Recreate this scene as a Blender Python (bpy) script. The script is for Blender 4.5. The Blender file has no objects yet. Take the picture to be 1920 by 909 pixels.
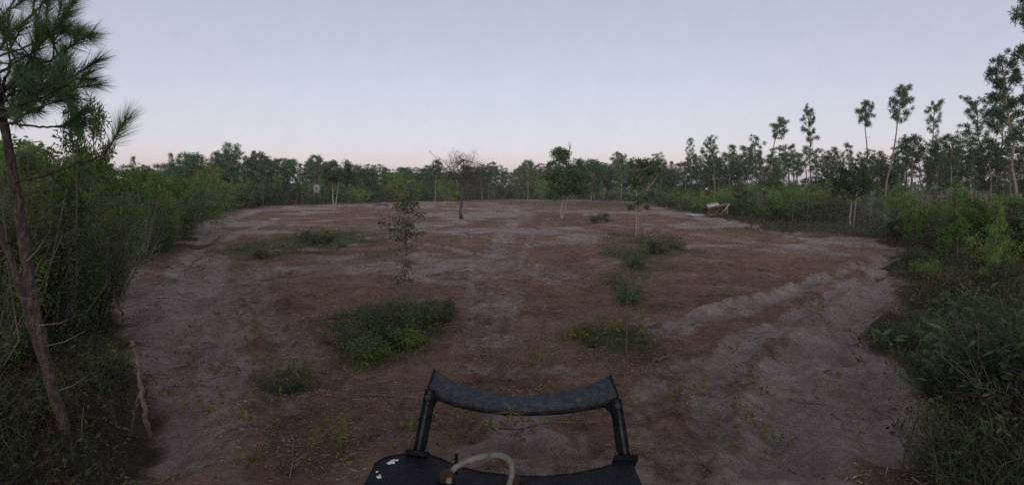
import bpy, math, random
import numpy as np
from mathutils import Vector, Matrix

# ------------------------------------------------------------------ camera, world, sun, exposure
scene = bpy.context.scene
col = scene.collection
F, HZ, H = 1144.0, 350.0, 2.4            # focal length and horizon in photo pixels, eye height in metres
cam_d = bpy.data.cameras.new('camera')
cam_d.sensor_width = 36.0
cam_d.lens = 36.0 * F / 1920.0
cam_d.shift_y = -(454.5 - HZ) / 1920.0
cam_d.clip_start = 0.05
cam_d.clip_end = 6000.0
cam = bpy.data.objects.new('camera', cam_d)
cam.location = (0, 0, H)
cam.rotation_euler = (math.radians(90), 0, 0)
col.objects.link(cam)
scene.camera = cam

SUN_EL, SUN_AZ = math.radians(12.0), math.radians(180.0)     # afterglow low behind the camera
world = bpy.data.worlds.new('World')
scene.world = world
world.use_nodes = True
wn, wl = world.node_tree.nodes, world.node_tree.links
wn.clear()
w_out = wn.new('ShaderNodeOutputWorld')
sky = wn.new('ShaderNodeTexSky')
sky.sky_type = 'NISHITA'
sky.sun_disc = False
sky.sun_elevation = SUN_EL
sky.sun_rotation = SUN_AZ
sky.air_density, sky.dust_density, sky.ozone_density = 1.0, 1.0, 2.0
bg_sky = wn.new('ShaderNodeBackground')
bg_sky.inputs['Strength'].default_value = 0.05
wl.new(sky.outputs[0], bg_sky.inputs['Color'])
w_tc = wn.new('ShaderNodeTexCoord')
w_sep = wn.new('ShaderNodeSeparateXYZ')
wl.new(w_tc.outputs['Generated'], w_sep.inputs[0])
w_ramp = wn.new('ShaderNodeValToRGB')                        # dusk band: earth shadow, pink belt, pale blue, darker zenith
def srgb(r, g, b):
    f = lambda c: (c / 255 / 12.92) if c / 255 <= 0.04045 else ((c / 255 + 0.055) / 1.055) ** 2.4
    return (f(r), f(g), f(b), 1)
els = w_ramp.color_ramp.elements
stops = [(0.000, srgb(152, 150, 182)), (0.012, srgb(176, 165, 190)), (0.035, srgb(205, 183, 198)), (0.057, srgb(202, 189, 203)),
         (0.13, srgb(191, 184, 195)), (0.21, srgb(184, 178, 187)), (0.29, srgb(174, 171, 178)), (0.55, srgb(170, 166, 171)), (1.0, srgb(158, 155, 162))]
els[0].position, els[0].color = stops[0]
els[1].position, els[1].color = stops[-1]
for p, c in stops[1:-1]:
    e = els.new(p); e.color = c
wl.new(w_sep.outputs['Z'], w_ramp.inputs['Fac'])
w_noise = wn.new('ShaderNodeTexNoise')                       # thin uneven high haze
w_noise.inputs['Scale'].default_value = 26.0
w_noise.inputs['Detail'].default_value = 6.0
wl.new(w_tc.outputs['Generated'], w_noise.inputs['Vector'])
w_mr = wn.new('ShaderNodeMapRange')
w_mr.inputs['From Min'].default_value, w_mr.inputs['From Max'].default_value = 0.3, 0.7
w_mr.inputs['To Min'].default_value, w_mr.inputs['To Max'].default_value = 0.975, 1.025
wl.new(w_noise.outputs['Fac'], w_mr.inputs['Value'])
bg_ramp = wn.new('ShaderNodeBackground')
wl.new(w_ramp.outputs['Color'], bg_ramp.inputs['Color'])
w_mul = wn.new('ShaderNodeMath'); w_mul.operation = 'MULTIPLY'
w_mul.inputs[1].default_value = 0.92
wl.new(w_mr.outputs[0], w_mul.inputs[0])
wl.new(w_mul.outputs[0], bg_ramp.inputs['Strength'])
w_add = wn.new('ShaderNodeAddShader')
wl.new(bg_sky.outputs[0], w_add.inputs[0]); wl.new(bg_ramp.outputs[0], w_add.inputs[1])
wl.new(w_add.outputs[0], w_out.inputs['Surface'])

sun_d = bpy.data.lights.new('sun', 'SUN')
sun_d.energy = 2.7                                          # afterglow only: the sun has just set
sun_d.angle = math.radians(40)
sun_d.color = (1.0, 0.93, 0.84)
sun = bpy.data.objects.new('sun', sun_d)
sun.rotation_euler = (math.radians(90) - SUN_EL, 0, 0)
col.objects.link(sun)

scene.view_settings.view_transform = 'Standard'
scene.view_settings.look = 'None'
scene.view_settings.exposure = 0.0
scene.view_settings.gamma = 1.0
scene.cycles.max_bounces = 4
scene.cycles.diffuse_bounces = 3
scene.cycles.glossy_bounces = 1
scene.cycles.transmission_bounces = 2
scene.cycles.transparent_max_bounces = 4
scene.cycles.volume_bounces = 0
scene.cycles.use_denoising = False                           # keeps the grain of the dim evening light

# ------------------------------------------------------------------ helpers
rnd = random.Random(11)
rng = np.random.default_rng(11)

def G(px, py):
    """ground point seen at a photo pixel"""
    d = H * F / (py - HZ)
    return ((px - 960.0) / F * d, d)
def P(px, py, d):
    return np.array([(px - 960.0) / F * d, d, H + (HZ - py) / F * d])

def _hash(ix, iy, seed):
    h = (ix.astype(np.int64) * 374761393 + iy.astype(np.int64) * 668265263 + seed * 144269504) & 0xFFFFFFFF
    h = ((h ^ (h >> 13)) * 1274126177) & 0xFFFFFFFF
    h = h ^ (h >> 16)
    return (h & 0xFFFFFF) / float(0xFFFFFF)
def vnoise(x, y, seed=0):
    ix, iy = np.floor(x), np.floor(y)
    fx, fy = x - ix, y - iy
    fx, fy = fx * fx * (3 - 2 * fx), fy * fy * (3 - 2 * fy)
    a, b = _hash(ix, iy, seed), _hash(ix + 1, iy, seed)
    c, d = _hash(ix, iy + 1, seed), _hash(ix + 1, iy + 1, seed)
    return (a * (1 - fx) + b * fx) * (1 - fy) + (c * (1 - fx) + d * fx) * fy
def fbm(x, y, seed=0, octs=4):
    s, a, t = 0.0, 1.0, 0.0
    for k in range(octs):
        s = s + a * vnoise(x * 2 ** k + 17.3 * k, y * 2 ** k - 9.1 * k, seed + k); t += a; a *= 0.5
    return s / t
def sstep(a, b, v):
    t = np.clip((v - a) / (b - a), 0, 1)
    return t * t * (3 - 2 * t)

# clearing outline (photo pixels on the ground, then behind the camera)
CLEAR_PX = [(262, 905), (258, 800), (232, 640), (214, 530), (226, 490), (325, 472), (348, 440), (385, 408), (430, 394), (520, 386), (700, 381), (800, 379),
            (960, 375), (1100, 375), (1200, 379), (1250, 390), (1330, 408), (1420, 426), (1560, 440), (1650, 452), (1688, 470), (1655, 500), (1722, 545),
            (1645, 590), (1625, 640), (1688, 730), (1702, 800), (1695, 905)]
CLEAR = np.array([G(*p) for p in CLEAR_PX] + [(3.2, 1.0), (3.2, -6.0), (-3.2, -6.0), (-3.0, 1.0)])
def seg_dist(x, y, poly, closed):
    d = np.full(np.shape(x), 1e9); tt = np.zeros(np.shape(x))
    n = len(poly)
    for i in range(n if closed else n - 1):
        ax, ay = poly[i]; bx, by = poly[(i + 1) % n]
        vx, vy = bx - ax, by - ay
        t = np.clip(((x - ax) * vx + (y - ay) * vy) / (vx * vx + vy * vy + 1e-12), 0, 1)
        dd = np.hypot(x - ax - t * vx, y - ay - t * vy)
        d = np.minimum(d, dd)
    return d
def inside_poly(x, y, poly):
    r = np.zeros(np.shape(x), bool)
    n = len(poly)
    for i in range(n):
        ax, ay = poly[i]; bx, by = poly[(i + 1) % n]
        if ay == by: continue
        c = ((ay > y) != (by > y)) & (x < (bx - ax) * (y - ay) / (by - ay) + ax)
        r ^= c
    return r
def clear_sd(x, y):
    """positive inside the clearing, metres"""
    d = seg_dist(x, y, CLEAR, True)
    return np.where(inside_poly(x, y, CLEAR), d, -d)

# wheel tracks of pale sand: (pixel polyline, width in metres, strength)
TRACKS = [([(258, 870), (262, 740), (245, 620), (232, 520), (240, 488), (330, 480)], 0.8, 0.6),
          ([(300, 880), (330, 740), (352, 620), (360, 540), (365, 480), (400, 420), (480, 396), (640, 388)], 0.75, 0.85),
          ([(470, 600), (385, 580), (362, 520)], 0.5, 0.5),
          ([(620, 720), (520, 620), (480, 540), (505, 480), (640, 440), (860, 425)], 0.5, 0.35),
          ([(1470, 909), (1510, 760), (1560, 650), (1640, 560), (1650, 500)], 0.55, 0.95),
          ([(1640, 870), (1630, 760), (1600, 640), (1625, 560)], 0.5, 0.85),
          ([(1660, 480), (1560, 520), (1400, 575), (1260, 600), (1100, 595)], 0.5, 0.45),
          ([(1680, 460), (1560, 448), (1400, 424), (1260, 402), (1150, 398)], 1.6, 0.65),
          ([(930, 640), (915, 560), (925, 480), (960, 420), (1010, 396)], 0.8, 0.4),
          ([(620, 500), (760, 515), (900, 540), (1050, 520)], 0.45, 0.4),
          ([(1560, 470), (1420, 455), (1250, 432), (1120, 420)], 0.8, 0.4),
          ([(700, 388), (860, 392), (1000, 396), (1200, 400)], 2.2, 0.5),
          ([(1010, 909), (985, 840), (960, 800), (1040, 760)], 0.35, 0.7),
          ([(880, 880), (990, 850), (1100, 850)], 0.25, 0.7),
          ([(1180, 780), (1240, 740), (1300, 690)], 0.5, 0.35),
          ([(900, 690), (980, 700), (1050, 690)], 0.35, 0.4),
          ([(1690, 478), (1600, 500), (1480, 545), (1330, 585), (1200, 640)], 0.36, 0.7), ([(1690, 500), (1620, 530), (1520, 580), (1400, 640), (1330, 720), (1330, 860)], 0.36, 0.6),
          ([(1640, 520), (1560, 600), (1480, 680), (1430, 800), (1420, 905)], 0.36, 0.7),
          ([(890, 640), (880, 560), (900, 490), (940, 440), (985, 410)], 0.3, 0.42), ([(965, 600), (960, 540), (975, 490), (1000, 440), (1030, 408)], 0.3, 0.38),
          ([(420, 760), (430, 660), (420, 580), (400, 520), (420, 450), (520, 410)], 0.4, 0.75), ([(560, 760), (540, 660), (500, 590), (450, 520)], 0.34, 0.42),
          ([(520, 420), (700, 425), (860, 440), (1000, 460)], 0.45, 0.7), ([(640, 430), (800, 460), (900, 480)], 0.3, 0.6)]
TRACKS = [(np.array([G(*p) for p in pl]), w, s) for pl, w, s in TRACKS]
def sand_at(x, y):
    n = fbm(x * 1.1, y * 1.1, 31, 4)
    n2 = fbm(x * 4.0, y * 4.0, 35, 3)
    s = np.zeros(np.shape(x))
    for pl, w, st in TRACKS:
        d = seg_dist(x, y, pl, False)
        s = np.maximum(s, st * sstep(w * 1.25, w * 0.25, d + (n - 0.5) * w * 1.5))
    big = sstep(0.50, 0.72, fbm(x * 0.28, y * 0.28, 41, 5)) * (0.5 + 0.45 * sstep(15, 40, y))  # sandy patches; strengthened far off, brightening the distant ground through soil colour
    s = np.maximum(s, big)
    return np.clip(1.3 * s * (0.4 + 1.1 * n2) * (0.45 + 1.1 * fbm(x * 0.55, y * 0.55, 37, 3)), 0, 1)
def seg_dist_s(x, y, poly):
    d = np.full(np.shape(x), 1e9); s = np.zeros(np.shape(x)); acc = 0.0
    for i in range(len(poly) - 1):
        ax, ay = poly[i]; bx, by = poly[i + 1]
        vx, vy = bx - ax, by - ay; ln = math.hypot(vx, vy)
        t = np.clip(((x - ax) * vx + (y - ay) * vy) / (ln * ln + 1e-12), 0, 1)
        dd = np.hypot(x - ax - t * vx, y - ay - t * vy)
        k = dd < d
        d = np.where(k, dd, d); s = np.where(k, acc + t * ln, s); acc += ln
    return d, s
def rut_at(x, y):
    r = np.zeros(np.shape(x))
    for pl, w, st in TRACKS:
        d, s = seg_dist_s(x, y, pl)
        q = w * 0.5
        r = r - 0.08 * st * np.exp(-(d / (q * 0.75)) ** 2) + 0.06 * st * np.exp(-((d - q * 1.7) / (q * 0.55)) ** 2)
        m = np.exp(-(d / (q * 0.9)) ** 4) * sstep(26, 14, y)
        r = r + m * st * (0.016 * np.sin(s * 2 * math.pi / 0.26 + d * 9) + 0.016 * np.cos(d * 2 * math.pi / 0.3))
    return r
# green patches inside the clearing: px, py, half width px, half height px, strength
PATCH = [(740, 605, 125, 52, 1.0), (690, 650, 70, 40, 0.7), (800, 578, 70, 25, 0.8), (610, 445, 55, 16, 1.0), (470, 465, 70, 26, 0.8), (560, 462, 150, 34, 0.9), (700, 480, 60, 18, 0.5),
         (1235, 462, 75, 26, 1.0), (1205, 488, 75, 36, 0.95), (1150, 635, 90, 30, 0.85), (1185, 548, 50, 42, 0.75), (530, 715, 75, 35, 0.6), (1130, 384, 150, 7, 0.7), (1000, 380, 120, 5, 0.5), (1125, 410, 18, 5, 0.9),
         (1420, 432, 110, 9, 0.5), (1590, 442, 80, 10, 0.7), (1080, 418, 60, 6, 0.4), (1000, 600, 50, 40, 0.25), (560, 610, 60, 25, 0.25), (860, 780, 80, 40, 0.15), (1350, 470, 60, 12, 0.3),
         (720, 680, 60, 20, 0.6), (350, 465, 50, 14, 0.7), (1560, 436, 60, 8, 0.8), (300, 480, 60, 12, 0.5)]
def patch_world(p):
    px, py, hw, hh, st = p
    x, d = G(px, py)
    d0, d1 = G(px, py + hh)[1], G(px, py - hh)[1] if py - hh > HZ + 6 else d * 1.4
    return x, (d0 + d1) / 2, hw / F * d, (d1 - d0) / 2, st
PATCH_W = [patch_world(p) for p in PATCH]
def grass_at(x, y):
    n = fbm(x * 0.9, y * 0.9, 51, 4)
    g = np.zeros(np.shape(x))
    for cx, cy, rx, ry, st in PATCH_W:
        r = np.hypot((x - cx) / rx, (y - cy) / ry)
        g = np.maximum(g, st * sstep(1.35, 0.2, r + (n - 0.5) * 1.5))
    return g
def ground_z(x, y):
    x = np.asarray(x, float); y = np.asarray(y, float)
    far = sstep(60, 10, y)
    z = (fbm(x * 0.22, y * 0.22, 3, 3) - 0.5) * 0.22 * (0.4 + 0.6 * far)
    z = z + (fbm(x * 1.3, y * 1.3, 7, 3) - 0.5) * 0.17
    z = z + (np.abs(fbm(x * 4.5, y * 4.5, 13, 4) - 0.5) * 0.22 - 0.03) * far * (0.35 + 0.65 * sstep(0.4, 0.6, fbm(x * 0.6, y * 0.6, 19, 3)))
    z = z + rut_at(x, y)
    sd = clear_sd(x, y)
    z = z + 0.10 * sstep(0.3, -0.8, sd) * (0.6 + 0.8 * fbm(x * 1.7, y * 1.7, 61, 3))
    keep = sstep(1.0, 3.5, np.hypot(x, y))
    return z * keep
def gz(x, y):
    return float(ground_z(np.array([x]), np.array([y]))[0])

# --- mesh building
class MB:
    def __init__(self): self.V, self.T, self.n = [], [], 0
    def add(self, V, T):
        V = np.asarray(V, float).reshape(-1, 3); T = np.asarray(T, int).reshape(-1, 3)
        self.V.append(V); self.T.append(T + self.n); self.n += len(V)
    def tube(self, pts, rad, sides=6, cap=True):
        pts = np.asarray(pts, float); n = len(pts)
        rad = np.broadcast_to(np.asarray(rad, float), (n,))
        tan = np.gradient(pts, axis=0); tan /= np.linalg.norm(tan, axis=1)[:, None] + 1e-9
        up = np.array([0.0, 0, 1]) if abs(tan[0][2]) < 0.9 else np.array([1.0, 0, 0])
        a = np.cross(tan, up); a /= np.linalg.norm(a, axis=1)[:, None] + 1e-9
        b = np.cross(tan, a)
        th = np.arange(sides) * 2 * math.pi / sides
        ring = pts[:, None, :] + rad[:, None, None] * (np.cos(th)[None, :, None] * a[:, None, :] + np.sin(th)[None, :, None] * b[:, None, :])
        V = ring.reshape(-1, 3); T = []
        i = np.arange(n - 1)[:, None] * sides; j = np.arange(sides)[None, :]; k = (j + 1) % sides
        A, B, C, D = (i + j).ravel(), (i + k).ravel(), (i + sides + k).ravel(), (i + sides + j).ravel()
        T = np.concatenate([np.stack([A, C, B], 1), np.stack([A, D, C], 1)])
        if cap:
            V = np.vstack([V, pts[0], pts[-1]]); c0, c1 = len(V) - 2, len(V) - 1
            e = (n - 1) * sides
            T = np.concatenate([T, np.stack([np.full(sides, c0), j.ravel(), k.ravel()], 1), np.stack([np.full(sides, c1), e + k.ravel(), e + j.ravel()], 1)])
        self.add(V, T)
    def leaves(self, C, L, W, up_bias=0.3, droop=None, fold=True):
        """rhombic leaves at centres C"""
        C = np.asarray(C, float); n = len(C)
        if n == 0: return
        nrm = rng.normal(size=(n, 3)); nrm[:, 2] = np.abs(nrm[:, 2]) + up_bias
        nrm /= np.linalg.norm(nrm, axis=1)[:, None]
        a = np.cross(nrm, rng.normal(size=(n, 3))); a /= np.linalg.norm(a, axis=1)[:, None] + 1e-9
        b = np.cross(nrm, a)
        L = np.broadcast_to(L, (n,))[:, None] * rng.uniform(0.7, 1.3, (n, 1)); W = np.broadcast_to(W, (n,))[:, None] * rng.uniform(0.7, 1.3, (n, 1))
        lift = nrm * W * (0.25 if fold else 0)
        V = np.stack([C - a * L * 0.5, C + b * W * 0.5 + lift - a * L * 0.08, C + a * L * 0.5, C - b * W * 0.5 + lift - a * L * 0.08], 1).reshape(-1, 3)
        i = np.arange(n)[:, None] * 4
        T = np.concatenate([i + np.array([0, 2, 1]), i + np.array([0, 3, 2])])
        self.add(V, T)
    def needles(self, C, D, L, W):
        """flat thin triangles from C along D"""
        C = np.asarray(C, float); D = np.asarray(D, float); n = len(C)
        D = D / (np.linalg.norm(D, axis=1)[:, None] + 1e-9)
        s = np.cross(D, rng.normal(size=(n, 3))); s /= np.linalg.norm(s, axis=1)[:, None] + 1e-9
        L = np.broadcast_to(L, (n,))[:, None] * rng.uniform(0.75, 1.2, (n, 1))
        W = np.broadcast_to(W, (n,))[:, None]
        V = np.stack([C - s * W * 0.5, C + s * W * 0.5, C + D * L], 1).reshape(-1, 3)
        self.add(V, np.arange(3 * n).reshape(-1, 3))
    def blades(self, C, D, L, W):
        """bent blades of grass, two triangles"""
        C = np.asarray(C, float); n = len(C)
        D = D / (np.linalg.norm(D, axis=1)[:, None] + 1e-9)
        s = np.stack([-D[:, 1], D[:, 0], np.zeros(n)], 1) + rng.normal(size=(n, 3)) * 0.2
        s /= np.linalg.norm(s, axis=1)[:, None] + 1e-9
        L = np.broadcast_to(L, (n,))[:, None] * rng.uniform(0.5, 1.3, (n, 1)); W = np.broadcast_to(W, (n,))[:, None]
        mid = C + D * L * 0.6
        D2 = D.copy(); D2[:, 2] *= 0.25
        D2 /= np.linalg.norm(D2, axis=1)[:, None] + 1e-9
        tip = mid + D2 * L * 0.5
        V = np.stack([C - s * W * 0.4, C + s * W * 0.4, mid + s * W * 0.5, mid - s * W * 0.5, tip], 1).reshape(-1, 3)
        i = np.arange(n)[:, None] * 5
        T = np.concatenate([i + np.array([0, 1, 2]), i + np.array([0, 2, 3]), i + np.array([3, 2, 4])])
        self.add(V, T)
    def prism(self, poly, z0, z1):
        """vertical prism over a polygon in xy (z0/z1 scalars), triangulated as a fan from the centroid"""
        poly = np.asarray(poly, float); n = len(poly); c = poly.mean(0)
        V = np.vstack([np.c_[poly, np.full(n, z0)], np.c_[poly, np.full(n, z1)], [[c[0], c[1], z0]], [[c[0], c[1], z1]]])
        T = []
        for i in range(n):
            j = (i + 1) % n
            T += [(i, j, n + j), (i, n + j, n + i), (2 * n, j, i), (2 * n + 1, n + i, n + j)]
        self.add(V, T)
    def box(self, c, s, rot=None):
        c = np.asarray(c, float); s = np.asarray(s, float) / 2
        V = np.array([(x, y, z) for x in (-1, 1) for y in (-1, 1) for z in (-1, 1)]) * s
        if rot is not None: V = V @ np.array(rot).T
        T = [(0, 1, 3), (0, 3, 2), (4, 6, 7), (4, 7, 5), (0, 4, 5), (0, 5, 1), (2, 3, 7), (2, 7, 6), (0, 2, 6), (0, 6, 4), (1, 5, 7), (1, 7, 3)]
        self.add(V + c, T)
    def mesh(self, name, mat, smooth=False):
        V = np.vstack(self.V) if self.V else np.zeros((0, 3)); T = np.vstack(self.T) if self.T else np.zeros((0, 3), int)
        return raw_mesh(name, V, T, mat, smooth)
def raw_mesh(name, V, T, mat, smooth=False):
    me = bpy.data.meshes.new(name)
    me.vertices.add(len(V)); me.vertices.foreach_set('co', np.ascontiguousarray(V, np.float32).ravel())
    k = T.shape[1]
    me.loops.add(T.size); me.loops.foreach_set('vertex_index', np.ascontiguousarray(T, np.int32).ravel())
    me.polygons.add(len(T)); me.polygons.foreach_set('loop_start', np.arange(0, T.size, k, dtype=np.int32))
    if smooth: me.polygons.foreach_set('use_smooth', np.ones(len(T), bool))
    me.update(calc_edges=True)
    me.materials.append(mat)
    return me
def obj(name, me, parent=None):
    o = bpy.data.objects.new(name, me); col.objects.link(o)
    if parent is not None: o.parent = parent
    return o
def tag(o, label=None, cat=None, group=None, kind=None):
    if label: o['label'] = label
    if cat: o['category'] = cat
    if group: o['group'] = group
    if kind: o['kind'] = kind
    return o
def place(parts, name, label, cat, group=None, loc=(0, 0, 0), rotz=0.0, scale=1.0, tilt=0.0):
    """an Empty at the thing's base with one child per part; meshes are shared between copies"""
    e = bpy.data.objects.new(name, None); col.objects.link(e)
    e.empty_display_size = 0.2
    e.matrix_world = Matrix.Translation(Vector(loc)) @ Matrix.Rotation(tilt, 4, 'Y') @ Matrix.Rotation(rotz, 4, 'Z') @ Matrix.Diagonal((*((scale,) * 3 if np.isscalar(scale) else scale), 1))
    tag(e, label, cat, group)
    for pn, me in parts: obj(pn, me, e)
    return e

# ------------------------------------------------------------------ materials
def newmat(name):
    m = bpy.data.materials.new(name); m.use_nodes = True
    nt = m.node_tree; nt.nodes.clear()
    return m, nt.nodes, nt.links
def ramp(nodes, stops, interp='LINEAR'):
    r = nodes.new('ShaderNodeValToRGB'); r.color_ramp.interpolation = interp
    e = r.color_ramp.elements
    e[0].position, e[0].color = stops[0][0], (*stops[0][1], 1)
    e[1].position, e[1].color = stops[-1][0], (*stops[-1][1], 1)
    for p, c in stops[1:-1]:
        q = e.new(p); q.color = (*c, 1)
    return r
def leaf_mat(name, cols, transl=0.4, rough=0.65, objvar=0.4):
    m, N, L = newmat(name)
    geo = N.new('ShaderNodeNewGeometry'); oi = N.new('ShaderNodeObjectInfo')
    r = ramp(N, [(i / (len(cols) - 1), c) for i, c in enumerate(cols)])
    L.new(geo.outputs['Random Per Island'], r.inputs['Fac'])
    mr = N.new('ShaderNodeMapRange'); mr.inputs['To Min'].default_value = 1 - objvar; mr.inputs['To Max'].default_value = 1 + objvar
    L.new(oi.outputs['Random'], mr.inputs['Value'])
    tc = N.new('ShaderNodeTexCoord'); pn = N.new('ShaderNodeTexNoise'); pn.inputs['Scale'].default_value = 2.2; pn.inputs['Detail'].default_value = 3.0
    L.new(tc.outputs['Object'], pn.inputs['Vector'])
    pm = N.new('ShaderNodeMapRange'); pm.inputs['From Min'].default_value = 0.3; pm.inputs['From Max'].default_value = 0.7; pm.inputs['To Min'].default_value = 0.6; pm.inputs['To Max'].default_value = 1.4
    L.new(pn.outputs['Fac'], pm.inputs['Value'])
    vm = N.new('ShaderNodeMath'); vm.operation = 'MULTIPLY'; L.new(mr.outputs[0], vm.inputs[0]); L.new(pm.outputs[0], vm.inputs[1])
    hs = N.new('ShaderNodeHueSaturation')
    L.new(vm.outputs[0], hs.inputs['Value']); L.new(r.outputs['Color'], hs.inputs['Color'])
    mh = N.new('ShaderNodeMapRange'); mh.inputs['To Min'].default_value = 0.48; mh.inputs['To Max'].default_value = 0.53
    fr = N.new('ShaderNodeMath'); fr.operation = 'MULTIPLY_ADD'; fr.inputs[1].default_value = 7.31; fr.inputs[2].default_value = 0.37
    f2 = N.new('ShaderNodeMath'); f2.operation = 'FRACT'
    L.new(oi.outputs['Random'], fr.inputs[0]); L.new(fr.outputs[0], f2.inputs[0]); L.new(f2.outputs[0], mh.inputs['Value']); L.new(mh.outputs[0], hs.inputs['Hue'])
    p = N.new('ShaderNodeBsdfPrincipled'); p.inputs['Roughness'].default_value = rough
    p.inputs['Specular IOR Level'].default_value = 0.25
    L.new(hs.outputs['Color'], p.inputs['Base Color'])
    t = N.new('ShaderNodeBsdfTranslucent'); L.new(hs.outputs['Color'], t.inputs['Color'])
    mx = N.new('ShaderNodeMixShader'); mx.inputs[0].default_value = transl
    o = N.new('ShaderNodeOutputMaterial')
    L.new(p.outputs[0], mx.inputs[1]); L.new(t.outputs[0], mx.inputs[2]); L.new(mx.outputs[0], o.inputs['Surface'])
    return m
def bark_mat(name, cols, scale=(14, 14, 3), bump=0.6, dist=0.01):
    m, N, L = newmat(name)
    tc = N.new('ShaderNodeTexCoord'); mp = N.new('ShaderNodeMapping'); mp.inputs['Scale'].default_value = scale
    n = N.new('ShaderNodeTexNoise'); n.inputs['Scale'].default_value = 1.0; n.inputs['Detail'].default_value = 5.0; n.inputs['Roughness'].default_value = 0.65
    L.new(tc.outputs['Object'], mp.inputs['Vector']); L.new(mp.outputs[0], n.inputs['Vector'])
    r = ramp(N, [(0.3 + 0.4 * i / (len(cols) - 1), c) for i, c in enumerate(cols)])
    L.new(n.outputs['Fac'], r.inputs['Fac'])
    p = N.new('ShaderNodeBsdfPrincipled'); p.inputs['Roughness'].default_value = 0.9; p.inputs['Specular IOR Level'].default_value = 0.15
    L.new(r.outputs['Color'], p.inputs['Base Color'])
    b = N.new('ShaderNodeBump'); b.inputs['Strength'].default_value = bump; b.inputs['Distance'].default_value = dist
    L.new(n.outputs['Fac'], b.inputs['Height']); L.new(b.outputs[0], p.inputs['Normal'])
    o = N.new('ShaderNodeOutputMaterial'); L.new(p.outputs[0], o.inputs['Surface'])
    return m
def surf_mat(name, cols, scale=8.0, rough=0.6, spec=0.4, metal=0.0, bump=0.2, dist=0.004, lo=0.35, hi=0.68):
    m, N, L = newmat(name)
    tc = N.new('ShaderNodeTexCoord')
    n = N.new('ShaderNodeTexNoise'); n.inputs['Scale'].default_value = scale; n.inputs['Detail'].default_value = 8.0; n.inputs['Roughness'].default_value = 0.65
    L.new(tc.outputs['Object'], n.inputs['Vector'])
    r = ramp(N, [(lo + (hi - lo) * i / (len(cols) - 1), c) for i, c in enumerate(cols)])
    L.new(n.outputs['Fac'], r.inputs['Fac'])
    p = N.new('ShaderNodeBsdfPrincipled'); p.inputs['Roughness'].default_value = rough; p.inputs['Specular IOR Level'].default_value = spec; p.inputs['Metallic'].default_value = metal
    L.new(r.outputs['Color'], p.inputs['Base Color'])
    b = N.new('ShaderNodeBump'); b.inputs['Strength'].default_value = bump; b.inputs['Distance'].default_value = dist
    L.new(n.outputs['Fac'], b.inputs['Height']); L.new(b.outputs[0], p.inputs['Normal'])
    o = N.new('ShaderNodeOutputMaterial'); L.new(p.outputs[0], o.inputs['Surface'])
    return m

M = {}
M['pine'] = leaf_mat('pine_needles', [(0.040, 0.072, 0.036), (0.060, 0.105, 0.046), (0.080, 0.120, 0.060)])
M['pine_near'] = leaf_mat('long_pine_needles', [(0.055, 0.12, 0.045), (0.09, 0.185, 0.07), (0.14, 0.23, 0.115), (0.15, 0.13, 0.07)], objvar=0.05)
M['young'] = leaf_mat('young_pine_needles', [(0.07, 0.135, 0.03), (0.105, 0.19, 0.042), (0.14, 0.205, 0.058)])
M['oak'] = leaf_mat('hardwood_leaves', [(0.042, 0.075, 0.034), (0.062, 0.105, 0.040), (0.085, 0.120, 0.050)])
M['shrub'] = leaf_mat('shrub_leaves', [(0.078, 0.13, 0.028), (0.115, 0.18, 0.04), (0.15, 0.19, 0.05), (0.18, 0.135, 0.055)])
M['shrub_dark'] = leaf_mat('dark_shrub_leaves', [(0.042, 0.065, 0.028), (0.062, 0.092, 0.034), (0.090, 0.10, 0.046)])
M['brown'] = leaf_mat('dry_brown_leaves', [(0.06, 0.040, 0.028), (0.10, 0.06, 0.04), (0.12, 0.05, 0.036), (0.07, 0.075, 0.035)])
M['grass'] = leaf_mat('grass_blades', [(0.040, 0.062, 0.016), (0.062, 0.094, 0.025), (0.09, 0.12, 0.036), (0.14, 0.12, 0.06)], objvar=0.05)
M['straw'] = leaf_mat('dry_straw', [(0.09, 0.06, 0.045), (0.15, 0.10, 0.07), (0.27, 0.22, 0.16), (0.14, 0.065, 0.045)], transl=0.05, objvar=0.05)
M['pine_bark'] = bark_mat('pine_bark', [(0.022, 0.018, 0.017), (0.062, 0.048, 0.043), (0.13, 0.105, 0.096)], scale=(34, 34, 12), bump=1.0, dist=0.02)
M['far_bark'] = bark_mat('weathered_bark', [(0.07, 0.055, 0.048), (0.15, 0.12, 0.105), (0.21, 0.17, 0.15)])
M['pale_bark'] = bark_mat('pale_bark', [(0.11, 0.092, 0.076), (0.21, 0.18, 0.15), (0.30, 0.265, 0.225)], scale=(10, 10, 5))
M['twig'] = bark_mat('grey_twigs', [(0.07, 0.055, 0.055), (0.12, 0.10, 0.098), (0.16, 0.135, 0.13)])
M['dark_twig'] = bark_mat('purplish_twigs', [(0.035, 0.027, 0.03), (0.06, 0.046, 0.05), (0.085, 0.068, 0.07)])
M['stick'] = bark_mat('fallen_sticks', [(0.07, 0.052, 0.042), (0.14, 0.11, 0.088), (0.20, 0.165, 0.135)], scale=(9, 9, 9))

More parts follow.
